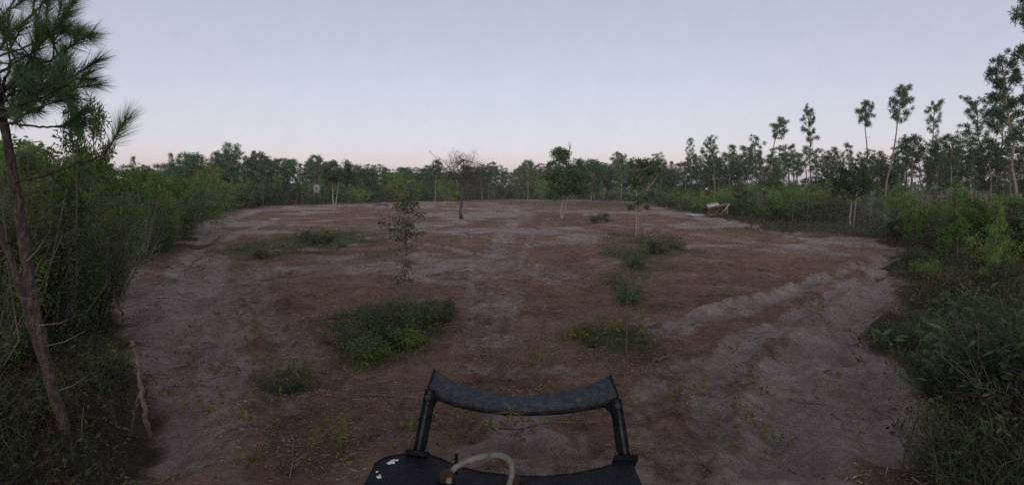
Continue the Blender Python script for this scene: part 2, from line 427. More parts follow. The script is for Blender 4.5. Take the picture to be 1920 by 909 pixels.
# ------------------------------------------------------------------ ground
def graded(lo, hi, step0, c, growth, smax):
    out = [c]; s = step0
    while out[-1] < hi:
        out.append(out[-1] + s)
        if out[-1] > c + 8: s = min(s * growth, smax)
    s = step0; left = []; v = c
    while v > lo:
        v -= s; left.append(v)
        if v < c - 6: s = min(s * growth, smax)
    return np.array(left[::-1] + out)
def build_ground():
    xs = graded(-400, 400, 0.075, 0.0, 1.022, 12.0)
    ys = graded(-60, 430, 0.065, 4.5, 1.017, 12.0)
    X, Y = np.meshgrid(xs, ys)
    x, y = X.ravel(), Y.ravel()
    z = ground_z(x, y)
    nx, ny = len(xs), len(ys)
    i = (np.arange(ny - 1)[:, None] * nx + np.arange(nx - 1)[None, :]).ravel()
    Q = np.stack([i, i + 1, i + 1 + nx, i + nx], 1)
    sd = clear_sd(x, y)
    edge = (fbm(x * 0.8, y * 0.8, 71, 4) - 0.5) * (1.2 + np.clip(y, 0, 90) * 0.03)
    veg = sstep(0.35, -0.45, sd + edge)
    sand, grs = sand_at(x, y), grass_at(x, y)
    sand = sand * (1 - veg * 0.9) * (1 - 0.8 * grs)
    m, N, L = newmat('cleared_soil')
    tc = N.new('ShaderNodeTexCoord')
    def attr(n):
        a = N.new('ShaderNodeAttribute'); a.attribute_name = n; return a.outputs['Fac']
    def noise(scale, det=6, rough=0.6, dist=0.0):
        n = N.new('ShaderNodeTexNoise'); n.inputs['Scale'].default_value = scale; n.inputs['Detail'].default_value = det
        n.inputs['Roughness'].default_value = rough; n.inputs['Distortion'].default_value = dist
        L.new(tc.outputs['Object'], n.inputs['Vector']); return n.outputs['Fac']
    def mix(f, a, b):
        q = N.new('ShaderNodeMix'); q.data_type = 'RGBA'; L.new(f, q.inputs[0])
        for s, v in ((6, a), (7, b)):
            if isinstance(v, tuple): q.inputs[s].default_value = (*v, 1)
            else: L.new(v, q.inputs[s])
        return q.outputs[2]
    def mth(op, a, b=None, c=None):
        q = N.new('ShaderNodeMath'); q.operation = op
        for s, v in enumerate((a, b, c)):
            if v is None: continue
            if isinstance(v, (int, float)): q.inputs[s].default_value = v
            else: L.new(v, q.inputs[s])
        return q.outputs[0]
    r1 = ramp(N, [(0.22, (0.050, 0.034, 0.026)), (0.40, (0.140, 0.085, 0.064)), (0.53, (0.205, 0.126, 0.096)), (0.62, (0.232, 0.160, 0.128)), (0.74, (0.30, 0.24, 0.21))])
    nA, nB, nC = noise(0.75, 9, 0.68, 0.6), noise(5.5, 8, 0.7, 0.3), noise(34.0, 6, 0.7)
    comb = mth('ADD', mth('MULTIPLY', nA, 0.40), mth('ADD', mth('MULTIPLY', nB, 0.34), mth('MULTIPLY', nC, 0.26)))
    st = N.new('ShaderNodeMapRange'); st.inputs['From Min'].default_value = 0.38; st.inputs['From Max'].default_value = 0.62
    st.inputs['To Min'].default_value = 0.25; st.inputs['To Max'].default_value = 0.75
    L.new(comb, st.inputs['Value'])
    L.new(st.outputs[0], r1.inputs['Fac'])
    c = r1.outputs['Color']
    rs = ramp(N, [(0.22, (0.135, 0.102, 0.09)), (0.52, (0.285, 0.232, 0.215)), (0.75, (0.41, 0.352, 0.335))])
    L.new(st.outputs[0], rs.inputs['Fac'])
    sm = N.new('ShaderNodeMapRange'); sm.interpolation_type = 'SMOOTHSTEP'
    sm.inputs['From Min'].default_value = 0.15; sm.inputs['From Max'].default_value = 0.75
    L.new(mth('ADD', attr('sand'), mth('MULTIPLY', mth('SUBTRACT', nB, 0.5), 0.9)), sm.inputs['Value'])
    c = mix(sm.outputs[0], c, rs.outputs['Color'])
    sp = N.new('ShaderNodeMapRange'); sp.inputs['From Min'].default_value = 0.56; sp.inputs['From Max'].default_value = 0.72; sp.inputs['To Max'].default_value = 0.55
    L.new(noise(1.9, 7, 0.7, 0.4), sp.inputs['Value'])
    c = mix(sp.outputs[0], c, (0.075, 0.080, 0.04))
    rg = ramp(N, [(0.3, (0.04, 0.045, 0.02)), (0.55, (0.075, 0.085, 0.035)), (0.75, (0.13, 0.12, 0.065))])
    L.new(st.outputs[0], rg.inputs['Fac'])
    gm = N.new('ShaderNodeMapRange'); gm.inputs['From Min'].default_value = 0.2; gm.inputs['From Max'].default_value = 0.85
    L.new(mth('ADD', attr('grass'), mth('MULTIPLY', mth('SUBTRACT', nB, 0.5), 0.8)), gm.inputs['Value'])
    c = mix(gm.outputs[0], c, rg.outputs['Color'])
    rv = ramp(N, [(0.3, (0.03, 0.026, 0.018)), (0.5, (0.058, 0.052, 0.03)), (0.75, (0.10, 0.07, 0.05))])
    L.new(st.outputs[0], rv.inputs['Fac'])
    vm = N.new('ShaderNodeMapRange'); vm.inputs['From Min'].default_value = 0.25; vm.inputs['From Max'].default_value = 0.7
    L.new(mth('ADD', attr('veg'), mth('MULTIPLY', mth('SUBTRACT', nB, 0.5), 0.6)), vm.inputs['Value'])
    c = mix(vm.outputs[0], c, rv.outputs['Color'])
    p = N.new('ShaderNodeBsdfPrincipled'); p.inputs['Roughness'].default_value = 0.95; p.inputs['Specular IOR Level'].default_value = 0.1
    L.new(c, p.inputs['Base Color'])
    b = N.new('ShaderNodeBump'); b.inputs['Strength'].default_value = 1.0; b.inputs['Distance'].default_value = 0.09
    L.new(mth('ADD', nB, mth('MULTIPLY', nC, 0.6)), b.inputs['Height']); L.new(b.outputs[0], p.inputs['Normal'])
    o = N.new('ShaderNodeOutputMaterial'); L.new(p.outputs[0], o.inputs['Surface'])
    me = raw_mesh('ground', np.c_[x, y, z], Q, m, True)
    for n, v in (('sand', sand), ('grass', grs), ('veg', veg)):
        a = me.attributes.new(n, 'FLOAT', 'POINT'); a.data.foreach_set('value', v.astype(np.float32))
    tag(obj('ground', me), 'flat cleared ground of reddish brown soil with pale sandy tracks', None, None, 'structure')
build_ground()

# ------------------------------------------------------------------ tree and shrub prototypes (lists of (part name, mesh))
def wobble(p0, p1, n, amp):
    t = np.linspace(0, 1, n)[:, None]
    off = rng.normal(size=(n, 3)) * amp; off[0] = 0; off[-1] *= 0.3
    return np.asarray(p0) * (1 - t) + np.asarray(p1) * t + off
def puff(mb, c, r, n, w, up=0.35):
    D = rng.normal(size=(n, 3)); D[:, 2] += up * 1.2
    D /= np.linalg.norm(D, axis=1)[:, None]
    start = np.asarray(c) + D * r * rng.uniform(0.0, 0.8, (n, 1))
    mb.needles(start, D + rng.normal(size=(n, 3)) * 0.5, r * 0.5, w * 1.15)
def make_pine(h, cs, spread, nbr, profile='round', puffr=0.45, npuff=44, bark='far_bark', leaf='pine', bend=0.3, stubs=3, upang=0.5):
    tr, cr = MB(), MB()
    top = np.array([rng.normal() * bend, rng.normal() * bend, h])
    pts = wobble((0, 0, -0.3), top, 9, 0.02 * h * 0.35)
    rad = np.linspace(0.0125 * h, 0.0028 * h, 9)
    tr.tube(pts, rad, 7)
    def on_trunk(t):
        i = t * 8; k = min(int(i), 7); f = i - k
        return pts[k] * (1 - f) + pts[k + 1] * f
    az = rng.uniform(0, 6.28)
    for i in range(nbr):
        u = (i + rng.uniform(0, 0.9)) / nbr
        t = cs + (0.985 - cs) * u
        az += 2.4 + rng.normal() * 0.35
        prof = {'round': 0.35 + 0.65 * math.sin(math.pi * min(1, 0.22 + 0.78 * u)) , 'cone': 1.02 - 0.9 * u, 'flat': 0.55 + 0.45 * u if u < 0.8 else 0.75}[profile]
        ln = spread * prof * rng.uniform(0.65, 1.15)
        p0 = on_trunk(t)
        d = np.array([math.cos(az), math.sin(az), upang * rng.uniform(0.3, 1.3) + 0.5 * u])
        d /= np.linalg.norm(d)
        p2 = p0 + d * ln; p1 = p0 + d * ln * 0.55 + np.array([0, 0, -0.06 * ln])
        bp = np.array([p0, p1, p2])
        tr.tube(bp, [0.0036 * h, 0.0024 * h, 0.001 * h], 4, cap=False)
        k = max(1, int(round(ln / (puffr * 1.15))))
        for q in range(k):
            f = 1.0 - 0.62 * q / max(1, k)
            c = bp[0] + (bp[2] - bp[0]) * f + rng.normal(size=3) * puffr * 0.28
            puff(cr, c, puffr * rng.uniform(0.75, 1.2), npuff, puffr * 0.12)
    puff(cr, top + np.array([0, 0, -puffr * 0.2]), puffr, npuff, puffr * 0.12)
    for i in range(stubs):
        t = cs * rng.uniform(0.45, 1.0); p0 = on_trunk(t); a = rng.uniform(0, 6.28)
        tr.tube([p0, p0 + np.array([math.cos(a), math.sin(a), 0.15]) * spread * rng.uniform(0.2, 0.5)], [0.002 * h, 0.0008 * h], 4, cap=False)
    return [('trunk', tr.mesh('pine_trunk', M[bark], True)), ('crown', cr.mesh('pine_crown', M[leaf]))]
def make_hardwood(h, cs, spread, nclump, leaf='oak', bark='far_bark', lsize=0.17, nleaf=85, stems=1, clump=0.55, zpow=1.0):
    tr, cr = MB(), MB()
    cz, rz = h * (cs + 1) / 2, h * (1 - cs) / 2
    bases = []
    for s in range(stems):
        a = rng.uniform(0, 6.28); off = 0.0 if stems == 1 else 0.03 * h
        lean = rng.normal(size=2) * (0.03 if stems == 1 else 0.07) * h
        pts = wobble((math.cos(a) * off, math.sin(a) * off, -0.25), (lean[0], lean[1], h * (cs + (1 - cs) * 0.7)), 7, 0.012 * h)
        tr.tube(pts, np.linspace(0.016 * h, 0.004 * h, 7) / (1 if stems == 1 else 1.3), 6)
        bases.append(pts)
    for i in range(nclump):
        for _ in range(20):
            v = rng.uniform(-1, 1, 3)
            if np.linalg.norm(v) < 1: break
        v = v / (np.linalg.norm(v) + 1e-6) * np.linalg.norm(v) ** 0.5
        w = spread * (1.0 - 0.35 * max(0, v[2]) ** zpow)
        c = np.array([v[0] * w, v[1] * w, cz + v[2] * rz * 0.92]) + rng.normal(size=3) * 0.12 * spread
        b = bases[rng.integers(len(bases))]; k = rng.integers(3, 7)
        tr.tube([b[k], (b[k] + c) / 2 + np.array([0, 0, -0.05 * h]), c], [0.004 * h, 0.0025 * h, 0.001 * h], 4, cap=False)
        r = clump * rng.uniform(0.6, 1.25)
        n = int(nleaf * rng.uniform(0.7, 1.3))
        D = rng.normal(size=(n, 3)); D /= np.linalg.norm(D, axis=1)[:, None]
        pos = c + D * r * (rng.uniform(0, 1, (n, 1)) ** 0.45) * np.array([1.15, 1.15, 0.75])
        cr.leaves(pos, lsize, lsize * 0.6, 0.5)
    return [('trunk', tr.mesh('hardwood_trunk', M[bark], True)), ('crown', cr.mesh('hardwood_crown', M[leaf]))]
def make_shrub(h, spread, nst, nleaf, lsize, leaf='shrub', aspect=0.45, bark='twig', low=0.05, cl=0.2):
    """several stems from one root, leaves clustered along the upper shoots"""
    st, fo = MB(), MB()
    tips = []
    for i in range(nst):
        a = rng.uniform(0, 6.28); rr = spread * math.sqrt(rng.uniform(0.02, 1))
        e = np.array([math.cos(a) * rr, math.sin(a) * rr, h * rng.uniform(0.5, 1.0) * (1.05 - 0.4 * (rr / spread) ** 2)])
        b = np.array([e[0] * 0.12, e[1] * 0.12, -0.1])
        mid = (b + e) / 2 + rng.normal(size=3) * 0.06 * h + np.array([0, 0, 0.06 * h])
        p = np.array([b, mid, e]); st.tube(p, [0.008 * h, 0.005 * h, 0.002 * h], 4, cap=False)
        tips.append(p)
    nc = nst * 6
    k = rng.integers(0, nst, nc)
    t = (rng.uniform(low, 1.0, nc) ** 0.7)[:, None]
    A = np.array([q[0] for q in tips])[k]; B = np.array([q[1] for q in tips])[k]; C = np.array([q[2] for q in tips])[k]
    on = A * (1 - t) ** 2 + 2 * B * t * (1 - t) + C * t ** 2
    cc = on + rng.normal(size=(nc, 3)) * cl * spread * np.array([1, 1, 0.7]) * (0.4 + 0.6 * t)
    cc[:, 2] = np.maximum(cc[:, 2], 0.05)
    for q in range(nc): st.tube([on[q], cc[q]], [0.003 * h, 0.0012 * h], 3, cap=False)
    n = nleaf
    w = rng.integers(0, nc, n)
    pos = cc[w] + rng.normal(size=(n, 3)) * (0.022 * h + lsize * 0.5) * np.array([1, 1, 0.75])
    pos[:, 2] = np.maximum(pos[:, 2], 0.02)
    fo.leaves(pos, lsize, lsize * aspect, 0.3)
    return [('stem', st.mesh('shrub_stems', M[bark])), ('foliage', fo.mesh('shrub_foliage', M[leaf]))]

TALL = [make_pine(13, 0.70, 1.7, 26, 'round', 0.44, 96, stubs=6), make_pine(13, 0.77, 1.4, 24, 'round', 0.42, 99, stubs=8), make_pine(13, 0.66, 2.0, 22, 'flat', 0.46, 90, bend=0.7, stubs=5), make_pine(13, 0.52, 1.8, 30, 'round', 0.44, 90, bend=0.6, stubs=6),
        make_pine(13, 0.72, 1.9, 18, 'flat', 0.44, 93, bend=0.9, stubs=8), make_pine(13, 0.6, 1.6, 24, 'cone', 0.42, 90, bend=0.4, stubs=7)]
THIN = [make_pine(9, 0.58, 1.25, 18, 'round', 0.40, 84, bend=0.5, stubs=5), make_pine(9, 0.64, 1.45, 16, 'flat', 0.42, 84, bend=0.6, stubs=5), make_pine(9, 0.5, 1.2, 22, 'cone', 0.38, 54, bend=0.4, stubs=5),
        make_pine(9, 0.68, 1.2, 15, 'round', 0.42, 84, bend=0.8, stubs=6), make_pine(9, 0.46, 1.4, 20, 'round', 0.40, 81, bend=0.5, stubs=4)]
BIGP = [make_pine(13, 0.52, 2.1, 27, 'round', 0.42, 120, bend=0.5, stubs=9), make_pine(13, 0.6, 1.9, 24, 'flat', 0.42, 120, bend=0.7, stubs=9)]
MEDP = [make_pine(8, 0.42, 1.7, 34, 'round', 0.46, 69), make_pine(8, 0.5, 1.9, 32, 'flat', 0.46, 72), make_pine(8, 0.36, 1.5, 34, 'cone', 0.40, 66), make_pine(8, 0.55, 1.5, 28, 'round', 0.46, 66, bend=0.6), make_pine(8, 0.45, 1.3, 26, 'round', 0.40, 66, bend=0.5)]
YOUNG = [make_pine(4, 0.06, 1.15, 46, 'cone', 0.28, 56, leaf='young', bend=0.12, stubs=0, upang=0.8), make_pine(4, 0.1, 0.95, 40, 'cone', 0.27, 56, leaf='young', bend=0.15, stubs=0, upang=0.9), make_pine(4, 0.12, 1.2, 38, 'round', 0.29, 56, leaf='young', bend=0.2, stubs=0, upang=0.8)]
HARD = [make_hardwood(6, 0.30, 1.9, 46), make_hardwood(6, 0.22, 1.5, 44), make_hardwood(6, 0.38, 2.3, 50), make_hardwood(6, 0.2, 1.7, 50, leaf='shrub')]
FARS = [make_shrub(2.5, 1.5, 26, 2100, 0.15), make_shrub(2.5, 1.2, 22, 1800, 0.14, 'shrub_dark'), make_shrub(2.5, 1.7, 28, 2200, 0.16), make_shrub(2.5, 1.3, 24, 2000, 0.14, 'young'), make_shrub(2.5, 1.4, 24, 1800, 0.15, 'shrub_dark', low=0.02)]
MIDS = [make_shrub(2.5, 1.4, 26, 5200, 0.11, cl=0.26), make_shrub(2.5, 1.2, 22, 4600, 0.10, 'shrub_dark', cl=0.26), make_shrub(2.5, 1.5, 26, 5600, 0.11, 'young', 0.3, cl=0.26), make_shrub(2.5, 1.2, 24, 2200, 0.09, 'brown', 0.4, cl=0.26)]
TALLS = [make_shrub(3.2, 1.1, 46, 8000, 0.075, 'shrub', 0.35, cl=0.12), make_shrub(3.2, 1.2, 46, 8000, 0.07, 'young', 0.28, cl=0.12), make_shrub(3.2, 1.1, 40, 7000, 0.075, 'shrub_dark', 0.4, cl=0.13)]
NEARS = [make_shrub(1.4, 0.85, 26, 2600, 0.085, 'shrub', 0.4), make_shrub(1.4, 0.75, 24, 2400, 0.075, 'shrub_dark', 0.45), make_shrub(1.4, 0.95, 28, 2800, 0.08, 'young', 0.35), make_shrub(1.4, 0.8, 24, 1500, 0.07, 'brown', 0.4, cl=0.24)]

# ------------------------------------------------------------------ vegetation band around the clearing
EDGE = np.array([(-400, 520), (0, 520), (150, 520), (215, 505), (300, 474), (345, 440), (385, 410), (430, 395), (520, 386), (700, 381), (960, 375), (1100, 375), (1200, 379), (1250, 390), (1330, 406),
                 (1420, 416), (1560, 425), (1650, 436), (1700, 470), (1760, 495), (1920, 520), (2300, 520)], float)
BUSH = np.array([(-300, 250), (0, 250), (100, 262), (190, 296), (240, 318), (300, 326), (420, 330), (520, 326), (620, 336), (700, 326), (800, 330), (900, 334), (1000, 342), (1100, 344), (1250, 346), (1300, 346), (1420, 345),
                 (1500, 342), (1600, 350), (1700, 356), (1800, 345), (1900, 335), (2200, 330)], float)
LINE = np.array([(-300, 270), (0, 280), (180, 300), (235, 306), (300, 306), (340, 294), (440, 288), (520, 295), (640, 304), (720, 308), (780, 314), (850, 312), (900, 310), (940, 314), (990, 304), (1060, 305), (1120, 300), (1200, 304),
                 (1270, 296), (1340, 288), (1420, 290), (1500, 292), (1600, 286), (1700, 284), (1800, 280), (1850, 274), (1920, 262), (2200, 250)], float)
def prof(tab, px): return float(np.interp(px, tab[:, 0], tab[:, 1]))
def edge_d(px): return H * F / (prof(EDGE, px) - HZ)
def side(px): return 'left' if px < 560 else ('back' if px < 1260 else 'right')
SIDE_TXT = {'left': 'thicket left of the clearing', 'back': 'thicket across the back of the clearing', 'right': 'thicket right of the clearing'}
def stand(parts, px, d, h_proto, top_py, name, label, cat, group, wide=1.0, tilt=0.0, rz=None):
    x = (px - 960) / F * d
    z = gz(x, d)
    h = H + (HZ - top_py) / F * d - z
    s = h / h_proto
    return place(parts, name, label, cat, group, (x, d, z - 0.02), rnd.uniform(0, 6.28) if rz is None else rz, (s * wide, s * wide, s), tilt)

# front rows: bushes and young pines along the edge; each gets its label from its row and the landmark it stands at
MARKS = [(-400, 'at the left picture edge'), (60, 'behind the left pine'), (200, 'right of the left pine'), (285, 'at the clearing bend'), (370, 'below the round crown'), (440, 'below the left pine tuft'),
         (520, 'left of the box blind'), (590, 'beside the box blind'), (640, 'right of pale stems'), (720, 'behind the dark log'), (800, 'left of the bare tree'), (865, 'behind the bare tree'), (925, 'right of the bare tree'),
         (1000, 'left of the green tree'), (1070, 'behind the green tree'), (1140, 'left of the whitish stem'), (1200, 'behind the whitish stem'), (1260, 'left of the lean-to'), (1340, 'behind the lean-to'), (1400, 'right of the lean-to'),
         (1460, 'below the leaning pine'), (1530, 'below the sprawling-crowned pine'), (1600, 'by the two-stemmed dusty tree'), (1660, 'below the slanting pine'), (1740, 'below the open crown'), (1810, 'left of big right pines'), (1880, 'below the big right pine'), (1960, 'at the right picture edge')]
ORD = ['first', 'second', 'third', 'fourth', 'fifth', 'sixth', 'seventh', 'eighth', 'ninth', 'tenth', 'eleventh', 'twelfth', 'thirteenth', 'fourteenth', 'fifteenth', 'sixteenth', 'seventeenth', 'eighteenth', 'nineteenth', 'twentieth']
NOTED = {}
def note(o, px, what, plural, row):
    mk = min(MARKS, key=lambda m: abs(m[0] - px))[1]
    NOTED.setdefault((what, plural, row, mk), []).append((px, o))
def give_labels():
    for (what, plural, row, mk), L in NOTED.items():
        L.sort(key=lambda t: t[0])
        for k, (px, o) in enumerate(L):
            o['label'] = (what + ' in the ' + row + ' ' + mk) if len(L) == 1 else ORD[k] + ' ' + what + ' from left in ' + row + ' ' + mk
# plants of the rows that other plants hide wholly from view are left out
SKIP = {('b', k) for k in (0,2,5,12,13,18,34,36,39,42,44,49,55,56,57,62,63,65,68,73,85,88,89,92,94,95,98,100,102,108,110,113,119,120,123,126,131,134,139,141,144,156,159,160,162,168,178,182,183,185,186,187,196,198,199,203,204,208,212,215,222,233,242,254,255,258,263,267,270,271,272,274,278,279,280,285,288,291,292,293,296,297)} | {('t', k) for k in (0,1,2,5,9,13,18,26,34,39,47,52,55,60,62,68,73,78,80,81,86,89,91,96,99,100,102,104,107,111,115,119,120,123,125,128,135,136,140,143,144,148,149,153,157,167,170,172,174,178,179,180,183,188,191,196,198,199,204,208,209,212,217,225,233,235,238,240,242,246,248,250,254,256,259,263,264,267,272,280,282,288,292,293)}
NB = 300
for i in range(NB):
    px = -60 + 2050 * (i * 0.61803 % 1.0)
    e = edge_d(px)
    u = rnd.random()
    d = e * (1.03 + 0.03 * rnd.random()) + u * u * 26 + (1.5 if e < 25 else 0.5)
    sd = side(px)
    top = prof(BUSH, px) + rnd.uniform(-6, 26) * (1 - 0.5 * u)
    if px < 240 or px > 1700: top += rnd.uniform(0, 40)
    hh = H + (HZ - top) / F * d
    r, k3, k5, wd, rz = rnd.random(), rnd.randrange(3), rnd.randrange(5), rnd.uniform(0.85, 1.25), rnd.uniform(0, 6.28)
    if hh < 0.6 or ('b', i) in SKIP: continue
    row = 'front row' if u < 0.4 else ('middle row' if u < 0.75 else 'back row')
    if r < (0.66 if sd == 'left' else 0.5) and hh > 1.4:
        ob = stand(YOUNG[k3], px, d, 4, top, 'young_pine', 'young pine', 'tree', 'young pines in the ' + SIDE_TXT[sd], wd, 0, rz)
        note(ob, px, 'bushy young pine', 'bushy young pines', row + ' of thicket')
    else:
        if d < 16: parts, hp = (MIDS[3], 2.5) if i % 6 == 1 else (TALLS[k3], 3.2) if hh > 1.8 else (NEARS[k3], 1.4)
        elif d < 48: parts, hp = MIDS[3 if i % 6 == 1 else k3], 2.5
        else: parts, hp = FARS[k5], 2.5
        ob = stand(parts, px, d, hp, top, 'leafy_shrub', 'shrub', 'shrub', 'shrubs in the ' + SIDE_TXT[sd], wd * 1.12, 0, rz)
        note(ob, px, 'dry brown shrub' if parts is MIDS[3] else 'leafy shrub', 'shrubs', row + ' of thicket')
# second row: the tree line behind
NT = 300
for i in range(NT):
    px = -40 + 2020 * (i * 0.61803 % 1.0)
    e = edge_d(px)
    d = max(e + rnd.uniform(4, 38), 38 if px < 260 or px > 1690 else 60) + rnd.uniform(0, 14)
    sd = side(px)
    top = prof(LINE, px) + abs(rnd.gauss(0, 6 if sd == 'back' else 10)) + (rnd.uniform(8, 24) if i % 4 == 0 and sd != 'back' else 0)
    r, k5, k4, wd, rz = rnd.random(), rnd.randrange(5), rnd.randrange(4), rnd.uniform(0.9, 1.35), rnd.uniform(0, 6.28)
    txt = {'left': 'tree line left of the clearing', 'back': 'tree line behind the clearing', 'right': 'tree line right of the clearing'}[sd]
    if sd == 'back': wd *= 1.35
    pine_share = 0.45 if sd == 'left' else (0.5 if sd == 'back' else 0.86)
    thin = (px > 1240 and r < 0.7) or (px > 900 and r < 0.2)
    if px > 1240 and i % 7 == 0 or px > 1690 and i % 3 == 0: continue
    if thin: top = prof(LINE, px) + rnd.gauss(4, 13)
    if ('t', i) in SKIP: continue
    if r < pine_share:
        ob = stand(THIN[k5] if thin else MEDP[k5], px, d, 9 if thin else 8, top, 'pine_tree', 'pine', 'tree', 'pines in the ' + txt, wd, 0, rz)
        note(ob, px, 'thin pine' if thin else 'dark pine', 'pines', ('near' if d < 85 else 'far') + ' tree line')
    else:
        ob = stand(HARD[k4], px, d, 6, top + 3, 'broadleaf_tree', 'tree', 'tree', 'leafy trees in the ' + txt, wd, 0, rz)
        note(ob, px, 'leafy tree', 'leafy trees', ('near' if d < 85 else 'far') + ' tree line')
give_labels()

# distant woodland seen under and between the crowns: one mass
def build_far_wood():
    mb = MB()
    n = 9000
    ang = rng.uniform(-0.85, 0.85, n); d = rng.uniform(150, 300, n)
    x = np.tan(ang) * d
    h = 1.6 + 2.2 * fbm(x * 0.05, d * 0.05, 5, 4) + np.maximum(0, rng.normal(size=n)) * 0.5
    z = rng.uniform(0, 1, n) ** 0.8 * h
    mb.leaves(np.c_[x, d, z], 1.5, 1.1, 0.4)
    tag(obj('far_woodland', mb.mesh('far_woodland', M['oak'])), 'low distant woodland glimpsed between the trunks', 'woodland', None, 'stuff')
build_far_wood()

# ------------------------------------------------------------------ trees that stand out of the line: base px, depth, top px, top py, prototype, width, label
OUT = [
 (245, 70, 245, 294, MEDP[2], 8, 0.8, 'small pointed pine at the far left end of the tree line'),
 (325, 72, 325, 288, MEDP[2], 8, 0.75, 'narrow pointed pine beside the round dark oak crown'),
 (362, 75, 362, 286, HARD[0], 6, 1.0, 'round dark leafy crown rising above the left thicket'),
 (402, 78, 400, 287, MEDP[3], 8, 1.0, 'loose-crowned pine between two dark round crowns on left'),
 (436, 78, 438, 280, MEDP[1], 8, 1.0, 'tallest tuft-topped pine of the left tree line'),
 (490, 82, 488, 290, HARD[2], 6, 1.0, 'broad leafy crown right of the tallest left pine'),
 (530, 84, 528, 290, HARD[1], 6, 1.1, 'dense dark crown above the thicket left of the box blind'),
 (590, 86, 592, 294, MEDP[0], 8, 1.0, 'pine rising straight behind the small box blind'),
 (815, 92, 815, 302, MEDP[3], 8, 1.0, 'small lone pine just left of the bare tree'),
 (905, 90, 905, 311, HARD[2], 6, 1.0, 'low wide leafy tree right of the bare tree'),
 (990, 92, 990, 303, MEDP[0], 8, 1.0, 'twin-tufted pine left of the tall green tree'),
 (1110, 90, 1108, 292, HARD[1], 6, 1.0, 'dark leafy tree right behind the tall green tree'),
 (1165, 92, 1166, 298, MEDP[1], 8, 1.0, 'pine standing left of the pale-stemmed sapling crown'),
 (1240, 88, 1240, 300, MEDP[3], 8, 1.0, 'pine right of the pale-stemmed sapling with open gap'),
 (1296, 80, 1296, 260, TALL[5], 13, 1.0, 'tall thin pine left of the pair above the lean-to'),
 (1330, 82, 1328, 257, TALL[3], 13, 1.0, 'tall thin pine right of the pair above the lean-to'),
 (1380, 78, 1378, 272, MEDP[2], 8, 1.1, 'full green cone-shaped pine right above the collapsed lean-to'),
 (1408, 80, 1415, 256, THIN[4], 9, 1.0, 'open-crowned pine crossed by the leaning trunk'),
 (1418, 76, 1470, 224, TALL[1], 13, 0.9, 'strongly leaning tall pine with a bare slanting trunk'),
 (1459, 60, 1459, 298, YOUNG[0], 4, 1.1, 'large bright pointed young pine below the leaning pine'),
 (1480, 78, 1478, 276, THIN[1], 9, 0.9, 'pine just right below the leaning pine crown'),
 (1523, 74, 1529, 209, TALL[2], 13, 0.7, 'tall slim pine with a small sprawling crown'),
 (1568, 72, 1566, 277, THIN[0], 9, 0.8, 'thin pine between the two slim tall pines'),
 (1592, 74, 1590, 272, THIN[3], 9, 0.8, 'short thin pine left of the compact-crowned tall pine'),
 (1625, 66, 1623, 191, TALL[1], 13, 0.75, 'tall slim pine with a compact dark crown'),
 (1655, 64, 1690, 164, TALL[0], 13, 0.74, 'tallest slanting pine with round crown leaning right'),
 (1688, 68, 1691, 254, THIN[2], 9, 0.9, 'shorter pine under the tallest slanting pine'),
 (1735, 66, 1748, 195, TALL[4], 13, 0.74, 'tall pine with wide open crown left of the big pines'),
 (1762, 60, 1765, 258, THIN[1], 9, 1.0, 'loose shorter pine beside the wide open crown'),
 (1806, 58, 1804, 249, THIN[4], 9, 1.0, 'shorter pine left of the big right-hand pines'),
 (1850, 48, 1842, 190, BIGP[1], 13, 1.0, 'slim pine behind the big leaning pine on the right'),
 (1872, 52, 1868, 180, MEDP[3], 8, 0.75, 'dense pine just behind the big leaning pine trunk'),
 (1912, 36, 1868, 106, BIGP[0], 13, 0.85, 'big leaning pine at the right with ragged crown'),
 (1925, 40, 1930, 160, BIGP[1], 13, 1.0, 'pine trunk at the right edge beside the big leaning pine'),
 (2010, 26, 1966, -40, BIGP[0], 13, 0.75, 'pine reaching over the top right corner'),
]
for bx, d, tx, ty, parts, hp, wide, label in OUT:
    x0, x1 = (bx - 960) / F * d, (tx - 960) / F * d
    z0 = gz(x0, d); z1 = H + (HZ - ty) / F * d
    ln = math.hypot(x1 - x0, z1 - z0); s = ln / hp
    nm = 'pine_tree' if parts in TALL or parts in MEDP or parts in THIN or parts in BIGP else ('young_pine' if parts in YOUNG else 'broadleaf_tree')
    place(parts, nm, label, 'tree', 'trees rising above the tree line', (x0, d, z0 - 0.05), rnd.uniform(0, 6.28), (s * wide, s * wide, s), math.atan2(x1 - x0, z1 - z0))

# ------------------------------------------------------------------ single trees inside the clearing
def tree_empty(name, px, py, label):
    x, d = G(px, py); z = gz(x, d)
    e = bpy.data.objects.new(name, None); col.objects.link(e); e.location = (x, d, z); e.empty_display_size = 0.3
    tag(e, label, 'tree'); return e, x, d, z
def rel(px, py, d, o, dy=0.0):
    p = P(px, py, d + dy); return p - np.array(o)
def leaf_cloud(mb, c, r, n, ls, asp=0.6, ub=0.5):
    D = rng.normal(size=(n, 3)); D /= np.linalg.norm(D, axis=1)[:, None]
    mb.leaves(np.asarray(c) + D * np.asarray(r) * rng.uniform(0, 1, (n, 1)) ** 0.5, ls, ls * asp, ub)

